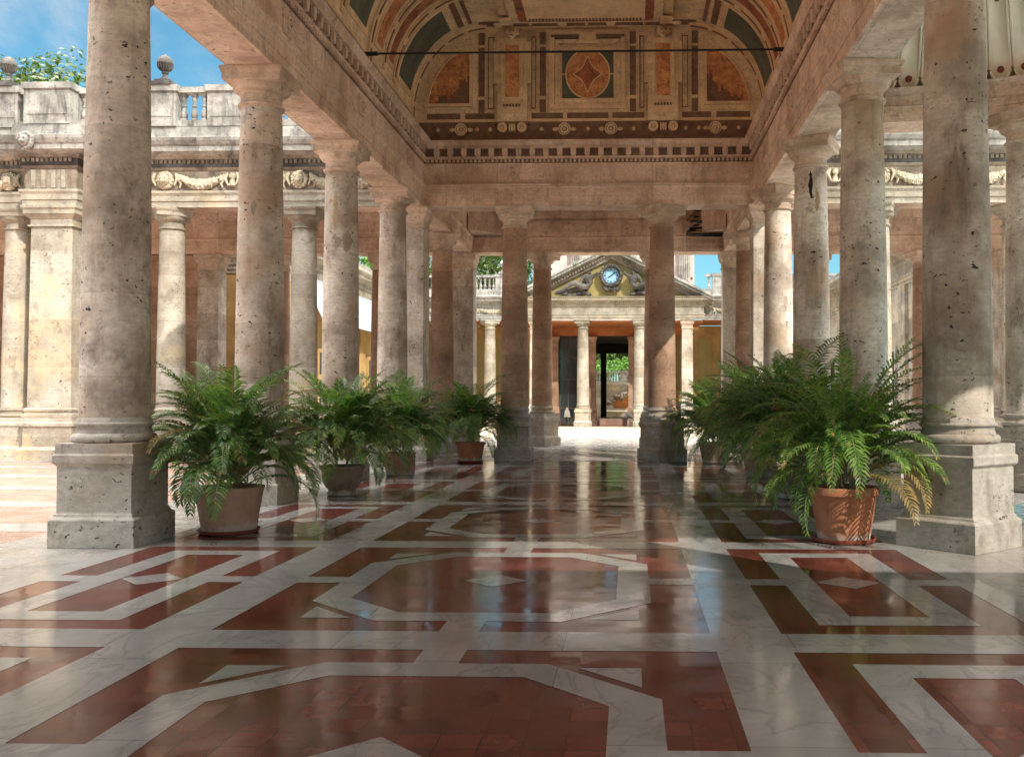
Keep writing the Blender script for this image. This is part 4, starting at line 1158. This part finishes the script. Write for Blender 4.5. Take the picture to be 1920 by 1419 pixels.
# reclining statues by the clock: one skinned body each
def statue(s):
    me = bpy.data.meshes.new('reclining_statue')
    J = [(0.95,0.45),(1.05,0.78),(1.02,1.0),(0.98,1.2),          # pelvis, chest, neck, head (0..3)
         (1.35,0.42),(1.75,0.62),(2.35,0.22),(2.6,0.2),           # near leg: hip, knee, ankle, toe (4..7)
         (1.3,0.35),(1.8,0.30),(2.45,0.12),(2.7,0.12),            # far leg (8..11)
         (1.25,0.92),(1.45,0.62),(1.3,0.35),                      # arm back on the ground (12..14)
         (0.85,0.92),(0.70,0.98),(0.58,1.12)]                     # arm to the wreath (15..17)
    rad = [0.17,0.2,0.09,0.13,0.15,0.12,0.07,0.06,0.14,0.11,0.07,0.06,0.1,0.08,0.06,0.1,0.08,0.06]
    E = [(0,1),(1,2),(2,3),(0,4),(4,5),(5,6),(6,7),(0,8),(8,9),(9,10),(10,11),(1,12),(12,13),(13,14),(1,15),(15,16),(16,17)]
    dy = [0,0,0,-0.02,-0.12,-0.15,-0.16,-0.18,0.1,0.1,0.08,0.08,-0.1,-0.16,-0.18,-0.08,-0.12,-0.14]
    me.from_pydata([(s*x, dy[i], z*0.88) for i,(x,z) in enumerate(J)], E, [])
    o = bpy.data.objects.new('reclining_statue', me); C.objects.link(o); o.parent = cb; o.location = (s*0.05, YK-0.66, zb+0.02); o.scale = (1.25,1.25,1.42)
    sk = o.modifiers.new('skin', 'SKIN')
    for i, v in enumerate(me.skin_vertices[0].data): v.radius = (rad[i], rad[i])
    me.skin_vertices[0].data[0].use_root = True
    su = o.modifiers.new('sub', 'SUBSURF'); su.levels = 1; su.render_levels = 1
    me.materials.append(M['bronze'])
    o['label'] = 'dark reclining stone figure leaning on the clock, %s side' % ('left' if s < 0 else 'right')
    return o
for s in (-1, 1):
    st = statue(s)
    d = MB()
    for i in range(7): d.ball((s*(1.35+i*0.29), YK-0.6, zb+0.12+0.1*math.sin(i*1.3)), 0.15, 0, 8, 5, 0.6, i+9, sc3=(1.2,0.7,0.8))
    d.build('drapery', M['bronze'], cb)
# passage
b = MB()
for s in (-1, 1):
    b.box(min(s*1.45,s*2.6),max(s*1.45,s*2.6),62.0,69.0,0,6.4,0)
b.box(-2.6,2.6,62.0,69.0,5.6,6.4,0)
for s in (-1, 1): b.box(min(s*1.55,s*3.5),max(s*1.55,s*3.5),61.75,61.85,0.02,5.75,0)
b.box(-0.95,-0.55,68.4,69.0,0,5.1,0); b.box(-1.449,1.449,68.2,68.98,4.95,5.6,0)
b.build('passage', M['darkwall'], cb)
for s in (-1, 1):
    b = MB(); xa, xb = s*1.62, s*3.42
    for x in (1.64, 2.22, 2.82, 3.36): b.box(min(s*x,s*(x+0.06)),max(s*x,s*(x+0.06)),61.70,61.75,0.05,5.7)
    for z in (0.06, 1.05, 2.9, 4.3, 5.62): b.box(min(xa,xb),max(xa,xb),61.705,61.748,z,z+0.07)
    f = b.build('door_frame', M['bronze'], cb)
    b = MB(); b.box(min(xa,xb),max(xa,xb),61.735,61.745,0.1,5.6); b.build('pane', M['glass'], f)
b = MB(); b.box(-5.55,5.55,YK+0.05,61.9,6.30,6.44,0); b.box(-4.9,4.9,61.62,61.98,5.75,6.29,0); b.build('lintel', M['redlintel'], cb)
b = MB(); b.box(-5.5,5.5,YK+0.3,61.6,-0.02,0.02,0); b.box(-1.4,1.4,61.4,69,0.02,0.40,1); b.build('step', [M['redtile'], M['pinktile']], cb)
# upper storey with fluted pilasters behind the pediment
b = MB(); b.box(-5.6,5.6,66.0,80,6.6,14.5); b.build('upper_wall', M['pale'], cb)
for x in (-4.9,-2.6,2.6,4.9):
    b = MB(); b.box(x-0.42,x+0.42,65.75,66.0,8.0,13.5)
    for i in range(5): b.box(x-0.36+i*0.15,x-0.27+i*0.15,65.70,65.75,9.0,13.0)
    b.box(x-0.5,x+0.5,65.65,66.0,13.1,13.45); b.build('fluted_pilaster', M['weathered'], cb)
b = MB(); b.box(-5.5,5.5,65.85,65.995,12.0,12.25); b.box(-5.5,5.5,65.9,65.995,10.0,10.08); b.build('string_course', M['cornice'], cb)
kg = 'columns of the clock pavilion'
for x, lb in ((-1.72,'white column left of the passage under the clock'),(1.72,'white column right of the passage under the clock, half hidden by the rose column'),
              (-7.4,'white column of the far court, in front of the ochre wall left of the pavilion'),(7.4,'white column of the far court, right of the pavilion'),(-10.6,'white column of the far court farther left, before the ochre wall'),(10.6,'white column of the far court, farthest right')):
    dup(colw, (x, YK, 0), x, lb, kg, (1,1,kz))
for x, lb in ((-4.6,'white square pillar at the left corner of the pediment'),(4.6,'white square pillar at the right corner of the pediment')):
    dup(pier, (x, YK, 0), 0, lb, 'pillars of the clock pavilion', (0.9,0.9,kz))
cp_ = dup(pier, (-3.75, 61.3, 0), 0, 'orange lit inner pillar left of the dark bay with the easel', 'inner pillars of the clock pavilion', (0.8,0.8,0.84))
for x, lb in ((3.75,'orange lit inner pillar right of the clock passage, behind the right rose column'),(1.3,'orange lit inner pillar at the right side of the passage'),(-1.3,'orange lit inner pillar behind the white column under the clock')):
    dup(pier, (x, 61.3, 0), 0, lb, 'inner pillars of the clock pavilion', (0.7,0.7,0.84))
for o in list(C.objects):
    if str(o.get('label','')).startswith('orange lit inner pillar'):
        for ch in o.children:
            me = ch.data.copy(); me.materials[0] = M['rose']; ch.data = me
for x in (-9.6,):
    u = u0.copy(); C.objects.link(u); u.location = (x, YK-0.05, 9.27); u['label'] = 'white ball-topped urn on the far balustrade left of the pediment'
    u.data = u0.data.copy(); u.data.materials[0] = M['weathered']
u = u0.copy(); C.objects.link(u); u.location = (-6.6, YK-0.05, 9.27); u['label'] = 'white urn on the far balustrade close to the pediment, behind the rose column'; u.data = u0.data.copy(); u.data.materials[0] = M['weathered']
# things in front of the passage
def bistro_chair(loc, rz, label):
    t = thing('cafe_chair', label, 'chair', loc, rz)
    b = MB(); b.lathe([(0.0,0.42),(0.23,0.42),(0.24,0.45),(0.22,0.47),(0.0,0.47)], 20); b.build('seat', M['wicker'], t)
    b = MB()
    vs = []; fs = []
    for i in range(13):
        a = PI*i/12
        h = 0.55 + 0.40*math.sin(a)
        vs += [(0.27*math.cos(a), 0.25*math.sin(a), 0.5), (0.32*math.cos(a), 0.30*math.sin(a), h)]
    for i in range(12): fs.append((2*i,2*i+1,2*i+3,2*i+2))
    b.add(vs, fs, 0, True); o = b.build('backrest', M['wicker'], t); so = o.modifiers.new('solid','SOLIDIFY'); so.thickness = 0.03
    for (x,y) in ((-0.18,-0.16),(0.18,-0.16),(-0.18,0.17),(0.18,0.17)):
        b = MB(); b.tube([(x,y,0.43),(x*1.2,y*1.2,0)], [0.018,0.014], 6); b.build('leg', M['wicker'], t)
    return t
bistro_chair((1.15,56.6,0.0), 0.9, 'dark wicker armchair beside the right column under the clock')
es = thing('display_easel', 'small dark easel with a white folded cloth in the dark bay left of the passage', 'easel', (-2.85,60.4,0.02), 0.2); es.scale = (0.62,0.62,0.66)
for (x0,y0,x1,y1) in ((-0.35,-0.2,-0.05,0.05),(0.35,-0.2,0.05,0.05),(0,0.45,0,0.06)):
    b = MB(); b.tube([(x0,y0,0),(x1,y1,1.75)], 0.03, 6); b.build('leg', M['iron'], es)
b = MB(); b.add([(-0.32,-0.22,0.75),(0.32,-0.22,0.75),(0.26,-0.10,1.3),(0.0,-0.02,1.75),(-0.24,-0.10,1.35),(-0.1,-0.26,0.9)], [(0,5,4),(0,1,5),(1,2,5),(2,3,5),(3,4,5)]); o = b.build('cloth', M['weathered'], es); so = o.modifiers.new('solid','SOLIDIFY'); so.thickness = 0.02
# garden terrace seen through the passage
gt = thing('garden_terrace', 'stone terrace wall with a rocky fountain niche and balustrade beyond the passage', 'terrace')
b = MB(); b.box(-12,12,84.0,85.5,0,3.1); b.box(-12,12,83.9,84.0,2.95,3.1); b.build('terrace_wall', M['white'], gt)
b = MB()
r2 = random.Random(4)
for i in range(40):
    a = PI*i/39; rr = 1.55+r2.uniform(-0.1,0.2)
    b.ball((0.9+rr*math.cos(a), 83.8, 0.75+rr*math.sin(a)*0.82), r2.uniform(0.16,0.3), 0, 7, 5, 0.9, i)
b.build('rock_arch', M['rock'], gt)
b = MB(); b.prism([(0.9+1.5*math.cos(PI*i/16), 0.75+1.2*math.sin(PI*i/16)) for i in range(17)], 83.85, 83.99); b.build('niche', M['redlintel'], gt)
b = MB(); b.box(-1.2,3.0,82.6,83.7,0.0,0.85); b.lathe([(1.9,0.0),(1.9,0.6),(2.0,0.66),(1.8,0.7)], 24, 0.9, 82.9); b.build('basin', M['sandpave'], gt)
balustrade(gt, -6, 8, 84.3, 3.1, [(0.3,1.7,0),(-3.5,-2.9,0),(4.5,5.1,0)], M['weathered'], n_max=48)

# ------------------------------------------------------------------ vegetation
def leafcloud(b, center, rad, n, size, seed, clumps=26, flat=0.8):
    r2 = random.Random(seed)
    cs = []
    for i in range(clumps):
        while True:
            p = Vector((r2.uniform(-1,1), r2.uniform(-1,1), r2.uniform(-1,1)))
            if 0.25 < p.length < 1: break
        cs.append((Vector((center[0]+p.x*rad[0], center[1]+p.y*rad[1], center[2]+p.z*rad[2])), r2.uniform(0.22,0.42)))
    for i in range(n):
        c, k = cs[i % clumps]
        d = Vector((r2.gauss(0,1), r2.gauss(0,1), r2.gauss(0,1))).normalized()
        rr = k*(r2.random()**0.35)
        p = c + Vector((d.x*rr*rad[0], d.y*rr*rad[1], d.z*rr*rad[2]*flat))
        nrm = (d + Vector((r2.uniform(-0.6,0.6), r2.uniform(-0.6,0.6), r2.uniform(-0.2,0.9)))).normalized()
        u = nrm.orthogonal().normalized(); w = nrm.cross(u)
        a = r2.uniform(0, 2*PI); u2 = u*math.cos(a)+w*math.sin(a); w2 = nrm.cross(u2)
        s = size*r2.uniform(0.6,1.3)
        b.add([p-u2*s, p+w2*s*0.45, p+u2*s, p-w2*s*0.45], [(0,1,2,3)], 0)
def tree(label, loc, h, rad, n, size, seed, mat='tree', group='trees behind the buildings'):
    t = thing('leafy_tree', label, 'tree', loc, 0, group)
    b = MB(); r2 = random.Random(seed)
    b.tube([(0,0,0),(0.1,0.05,h*0.3),(0.0,0.1,h*0.62)], [0.35,0.26,0.14], 9)
    for i in range(7):
        a = 2*PI*i/7 + r2.uniform(-0.3,0.3); z0 = h*r2.uniform(0.3,0.55)
        b.tube([(0.05,0.05,z0),(rad[0]*0.4*math.cos(a),rad[1]*0.4*math.sin(a),z0+h*0.14),(rad[0]*0.75*math.cos(a),rad[1]*0.75*math.sin(a),z0+h*0.24)], [0.14,0.09,0.04], 6)
    b.build('trunk', M['bark'], t)
    b = MB(); leafcloud(b, (0,0,h-rad[2]), rad, n, size, seed, 95)
    b.build('crown', M[mat], t)
    return t
tree('broad green tree rising behind the left balustrade', (-28.5,47,0), 17.9, (5.4,4,5.5), 42000, 0.17, 2)
tree('taller dark tree at the left edge behind the stone urn', (-34.6,47,0), 19.2, (2.4,3.5,5.5), 18000, 0.17, 5)
tree('green tree above the far balustrade left of the pediment', (-12.2,80,0), 16.5, (5.0,4,5.5), 14000, 0.22, 7, 'tree')
tree('green tree seen between the left crossing pillars above the far balustrade', (-20.5,80,0), 16.5, (5,4,6), 9000, 0.24, 9, 'hedge')
tree('dark garden tree beyond the passage, seen above the terrace', (2.6,97,3), 9.0, (3.4,2.5,3.6), 4500, 0.22, 13, 'tree', 'garden trees')
tree('light green garden tree at the left of the passage view', (-1.9,93,3), 7.0, (1.9,1.8,3.2), 3500, 0.18, 15, 'hedge', 'garden trees')
tree('deep green garden tree farthest back, filling the top of the passage view', (0.4,101,3), 11.5, (6.5,3,5.2), 14000, 0.3, 17, 'tree', 'garden trees')
b = MB(); r2 = random.Random(21)
for i in range(9000):
    x = r2.uniform(-9,10); y = r2.uniform(88,91); top = 4.6 + (y-88)*0.35 + 0.25*math.sin(x*1.3)
    z = 3.2 + (top-3.2)*r2.random()**0.4
    a = r2.uniform(0,2*PI); s = r2.uniform(0.08,0.17); tl = r2.uniform(-0.8,0.8)
    d = Vector((math.cos(a),math.sin(a),tl)).normalized()*s; e = Vector((-math.sin(a),math.cos(a),r2.uniform(-0.6,0.6))).normalized()*s*0.5
    p = Vector((x,y,z)); b.add([p-d,p+e,p+d,p-e], [(0,1,2,3)], 0)
h = b.build('hedge', M['hedge']); tag(h, 'bright clipped green hedge on the terrace beyond the passage', 'hedge'); h['kind'] = 'stuff'
b = MB(); b.box(-40,40,85.5,140,2.9,3.0); struct(b.build('garden_ground', M['earth']))

# potted palms
def frond(b, base, az, elev, length, bend, lw, r2, m=0, ms=1, pairs=25, stalk=0.28, twist=0.0):
    n = 16; pts = []; p = Vector(base); e = elev
    hd = Vector((math.cos(az), math.sin(az), 0)); st = length/n
    side0 = Vector((-math.sin(az), math.cos(az), 0))
    pts.append((p.copy(), e))
    for i in range(n):
        e -= bend/n*(0.5+1.2*i/n)
        p = p + (hd*math.cos(e) + Vector((0,0,1))*math.sin(e))*st
        az2 = twist*(i/n); 
        p = p + side0*twist*st*0.4
        pts.append((p.copy(), e))
    b.tube([q[0] for q in pts[::2]], [0.008*(1-0.8*i/8)+0.0015 for i in range(len(pts[::2]))], 4, ms, True, False)
    for k in range(pairs):
        u = stalk + (1-stalk)*k/(pairs-1); f = u*n; i = min(int(f), n-1); fr_ = f-i
        c = pts[i][0].lerp(pts[i+1][0], fr_); ee = pts[i][1]*(1-fr_)+pts[i+1][1]*fr_
        tan = hd*math.cos(ee)+Vector((0,0,1))*math.sin(ee); up = (-hd*math.sin(ee)+Vector((0,0,1))*math.cos(ee))
        v = (k/(pairs-1))
        ll = lw*(0.55+0.45*math.sin(PI*min(1,v*0.9+0.12)))*(1-0.45*v**3)*r2.uniform(0.88,1.08)
        for s in (-1, 1):
            fw = 0.62+0.5*v
            d = (side0*s + tan*fw + up*r2.uniform(0.05,0.32)).normalized()
            d2 = (d + Vector((0,0,-1))*r2.uniform(0.35,0.9)).normalized()
            wv = tan.cross(d); 
            wv = (tan*0.8 - d*(tan.dot(d))*0.8)
            if wv.length < 0.01: wv = up.copy()
            wv.normalize(); wd = 0.0165*(1-0.3*v)*r2.uniform(0.85,1.2)*(lw/0.22)
            q0 = c; q1 = c + d*ll*0.5; q2 = q1 + d2*ll*0.5
            mm_ = 2 if (m == 0 and v > 0.9 and r2.random() < 0.25) else m
            b.add([q0-wv*wd*0.35, q0+wv*wd*0.35, q1+wv*wd, q1-wv*wd, q2], [(0,1,2,3),(3,2,4)], mm_)
def foliage_mesh(seed, mat, nf, spread, hgt, tall=3, cane=6):
    r2 = random.Random(seed); b = MB()
    for i in range(nf):
        az = 2*PI*(i*0.381966) + r2.uniform(-0.3,0.3)
        u = i/nf
        elev = math.radians(90-50*u + r2.uniform(-12,7))
        ln = spread*r2.uniform(0.95,1.3)*(0.92+0.16*u)
        bend = math.radians(58+64*u + r2.uniform(-30,30))
        rr = 0.04+0.16*r2.random()
        zb_ = r2.uniform(0.0, 0.52)*hgt*(1-0.35*u)
        frond(b, (rr*math.cos(az),rr*math.sin(az),zb_), az, elev, ln, bend, 0.205*r2.uniform(0.75,1.2), r2, m=(2 if r2.random() < 0.045 else 0), twist=r2.uniform(-0.45,0.45), pairs=23)
    for i in range(tall):
        az = r2.uniform(0,2*PI)
        frond(b, (0.05*math.cos(az),0.05*math.sin(az),0.25*hgt), az, math.radians(r2.uniform(68,86)), hgt*r2.uniform(1.15,1.65), math.radians(r2.uniform(30,75)), 0.2, r2, stalk=0.55, pairs=18)
    return b.mesh('foliage', [mat, M['cane'], M['dry']])
def stems_bm(seed, hgt, n):
    out = []; r2 = random.Random(seed)
    for i in range(n):
        az = r2.uniform(0,2*PI); b = MB(); l = hgt*r2.uniform(0.45,0.85)
        b.tube([(0.08*math.cos(az),0.08*math.sin(az),-0.03),(0.14*math.cos(az),0.14*math.sin(az),l*0.5),((0.18+0.12*r2.random())*math.cos(az),0.24*math.sin(az),l)], [0.02,0.016,0.010], 7)
        out.append(b.mesh('stem', M['cane']))
    return out
FA = foliage_mesh(1, M['frond'], 145, 0.98, 1.1, 6)
FB = foliage_mesh(2, M['frond'], 145, 0.96, 1.1, 6)
FC = foliage_mesh(3, M['frond2'], 122, 1.0, 1.15, 7)
def pot_mesh(kind, rt, rb, h, mat):
    b = MB()
    if kind == 'cone':
        b.lathe([(rb*0.9,0.0),(rb,0.01),(rb+(rt-rb)*0.82,h*0.84),(rt,h*0.845),(rt*1.03,h*0.86),(rt*1.03,h*0.98),(rt*1.01,h),(rt*0.92,h),(rt*0.9,h*0.9),(rt*0.85,h*0.85),(0.0,h*0.85)], 48)
    elif kind == 'plain':
        b.lathe([(rb*0.95,0.0),(rb,0.012),(rt*0.98,h*0.9),(rt*1.0,h*0.93),(rt*1.02,h*0.98),(rt,h),(rt*0.93,h),(rt*0.9,h*0.88),(0.0,h*0.88)], 48)
    else:   # bell-bodied urn on a foot
        b.lathe([(rb*0.95,0.0),(rb*1.02,0.015),(rb*1.02,0.05),(rb*0.92,0.075),(rb*0.95,0.10),(rb*1.15,0.14),(rt*0.90,0.24),(rt*0.94,0.33),(rt*0.93,h-0.12),(rt*0.96,h-0.10),(rt*0.96,h-0.085),(rt*0.98,h-0.07),(rt*1.05,h-0.05),(rt*1.05,h-0.005),(rt*1.03,h),(rt*0.9,h),(rt*0.88,h-0.07),(0.0,h-0.07)], 48)
    return b.mesh('pot', mat)
def palm(loc, rz, label, kind, rt, rb, h, mat, fol, sc_=1.0, nst=4, seed=0, lift=0.0):
    t = thing('potted_palm', label, 'potted palm', loc, rz, 'potted palms along the gallery')
    o = bpy.data.objects.new('pot', pot_mesh(kind, rt, rb, h, mat)); C.objects.link(o); o.parent = t; o.location.z = lift
    b = MB(); b.lathe([(rt*0.89,0.0),(rt*0.86,0.02),(0.0,0.035)], 24); s = b.build('soil', M['soil'], t); s.location.z = h*0.875+lift
    f = bpy.data.objects.new('foliage', fol); C.objects.link(f); f.parent = t; f.location.z = h*0.9+lift+(0.10 if loc[1] > 12 else 0.03); f.scale = (sc_,)*3
    for me in stems_bm(seed+40, 0.8, nst):
        q = bpy.data.objects.new('stem', me); C.objects.link(q); q.parent = t; q.location.z = h*0.9+lift
    return t
def saucer(loc, r, label):
    b = MB(); b.lathe([(r*0.88,0.0),(r*0.95,0.008),(r,0.045),(r*1.0,0.052),(r*0.95,0.05),(r*0.9,0.018),(0.0,0.018)], 40)
    o = b.build('plant_saucer', M['saucer']); o.location = loc
    tag(o, label, 'saucer', 'saucers under the palms')
SZ = 0.0045
P = palm((-3.74,11.45,SZ), 0.3, 'palm in a plain pale pink pot beside the nearest left pedestal', 'plain', 0.40, 0.315, 0.54, M['terracotta2'], FA, 1.03, 3, 1, 0.02)
saucer((-3.74,11.45,SZ), 0.36, 'low red saucer under the plain pale pot of the first left palm')
palm((-3.74,16.0,SZ), 1.7, 'palm in a limy bell-shaped footed pot, second on the left', 'urn', 0.36, 0.24, 0.50, M['terracotta3'], FB, 1.12, 3, 2)
palm((-3.85,20.4,SZ), 2.9, 'palm in a smooth conical clay pot, third on the left', 'plain', 0.36, 0.26, 0.48, M['terracotta2'], FA, 1.12, 3, 3)
palm((-3.0,24.55,SZ), 4.0, 'palm in a rimmed clay pot by the rose column, fourth on the left', 'cone', 0.38, 0.28, 0.50, M['terracotta'], FB, 1.12, 3, 4, 0.02)
saucer((-3.0,24.55,SZ), 0.34, 'red saucer under the fourth left palm by the rose column')
palm((3.53,10.95,SZ), 0.9, 'sunlit palm in a rimmed orange terracotta pot, nearest on the right', 'cone', 0.385, 0.29, 0.60, M['terracotta'], FC, 1.04, 7, 5, 0.02)
saucer((3.53,10.95,SZ), 0.36, 'round red clay saucer under the sunlit terracotta pot')
palm((3.80,15.75,SZ), 3.3, 'shaded dense palm in a dark mossy pot, second on the right', 'urn', 0.40, 0.28, 0.50, M['terracotta3'], FB, 1.35, 3, 6)
palm((3.85,20.2,SZ), 5.0, 'shaded palm hidden between others, third on the right', 'plain', 0.38, 0.28, 0.5, M['terracotta2'], FA, 1.32, 3, 7)
palm((3.25,24.5,SZ), 5.9, 'shaded palm in a grey-brown pot near the far right rose column, fourth on the right', 'cone', 0.38, 0.28, 0.52, M['terracotta3'], FB, 1.15, 3, 8)

# ------------------------------------------------------------------ sky, sun, camera
el = math.radians(38.5); az = Vector((0.66,-0.751))
w = bpy.data.worlds.new('World'); sc.world = w; w.use_nodes = True
nt = w.node_tree; bg = nt.nodes['Background']
sky = N(nt, 'ShaderNodeTexSky', sky_type='NISHITA', sun_disc=False, sun_elevation=el, sun_rotation=math.atan2(az.x, az.y), altitude=200, air_density=1.0, dust_density=0.8, ozone_density=1.4)
tc = N(nt, 'ShaderNodeTexCoord')
mp = N(nt, 'ShaderNodeMapping'); mp.inputs['Scale'].default_value = (1.6,1.6,3.4); L(nt, tc.outputs['Generated'], mp.inputs[0])
cn = noise_n(nt, mp.outputs[0], 1.7, 8, 0.6, 0.4)
cm = maprange(nt, cn, 0.47, 0.68, 0.0, 0.85)
col = mixc(nt, 1.0, sky.outputs[0], (0.60,1.04,1.02), 'MULTIPLY')
# unseen overhead glow added to fill the interior, open blue sky lower down
sx_, sy_, sz_ = sepxyz(nt, tc.outputs['Generated'])
zenith_fill = maprange(nt, sz_, 0.72, 0.90, 0.0, 1.0)
col = mixc(nt, cm, col, (5.6,5.9,6.2))
col = mixc(nt, math_n(nt, 'MULTIPLY', zenith_fill, maprange(nt, cn, 0.30, 0.55, 0.55, 1.0)), col, (112.0,109.0,104.0))
L(nt, col, bg.inputs[0]); bg.inputs[1].default_value = 0.15
sl = bpy.data.lights.new('sun', 'SUN'); sl.energy = 5.0; sl.angle = math.radians(0.5); sl.color = (1.0,0.93,0.82)
so = bpy.data.objects.new('sun', sl); C.objects.link(so)
d = -Vector((az.x*math.cos(el), az.y*math.cos(el), math.sin(el)))
so.rotation_euler = d.to_track_quat('-Z','Y').to_euler(); so.location = (20,-20,30)

cam = bpy.data.cameras.new('camera'); co = bpy.data.objects.new('camera', cam); C.objects.link(co)
cam.sensor_width = 36; cam.lens = 36*1790/1920; cam.clip_end = 3000; cam.clip_start = 0.05
co.location = (1.10, 0, 1.6)
yaw = math.radians(1.7)
co.rotation_euler = (math.radians(90+1.3), 0, yaw)
cam.shift_x = -(220 - 1790*math.tan(yaw))/1920
sc.camera = co

sc.render.engine = 'CYCLES'
sc.view_settings.view_transform = 'Standard'; sc.view_settings.look = 'None'; sc.view_settings.exposure = 0
cy = sc.cycles
cy.use_denoising = True; cy.max_bounces = 10; cy.diffuse_bounces = 6; cy.glossy_bounces = 4; cy.transmission_bounces = 4
cy.caustics_reflective = False; cy.caustics_refractive = False; cy.sample_clamp_indirect = 6.0
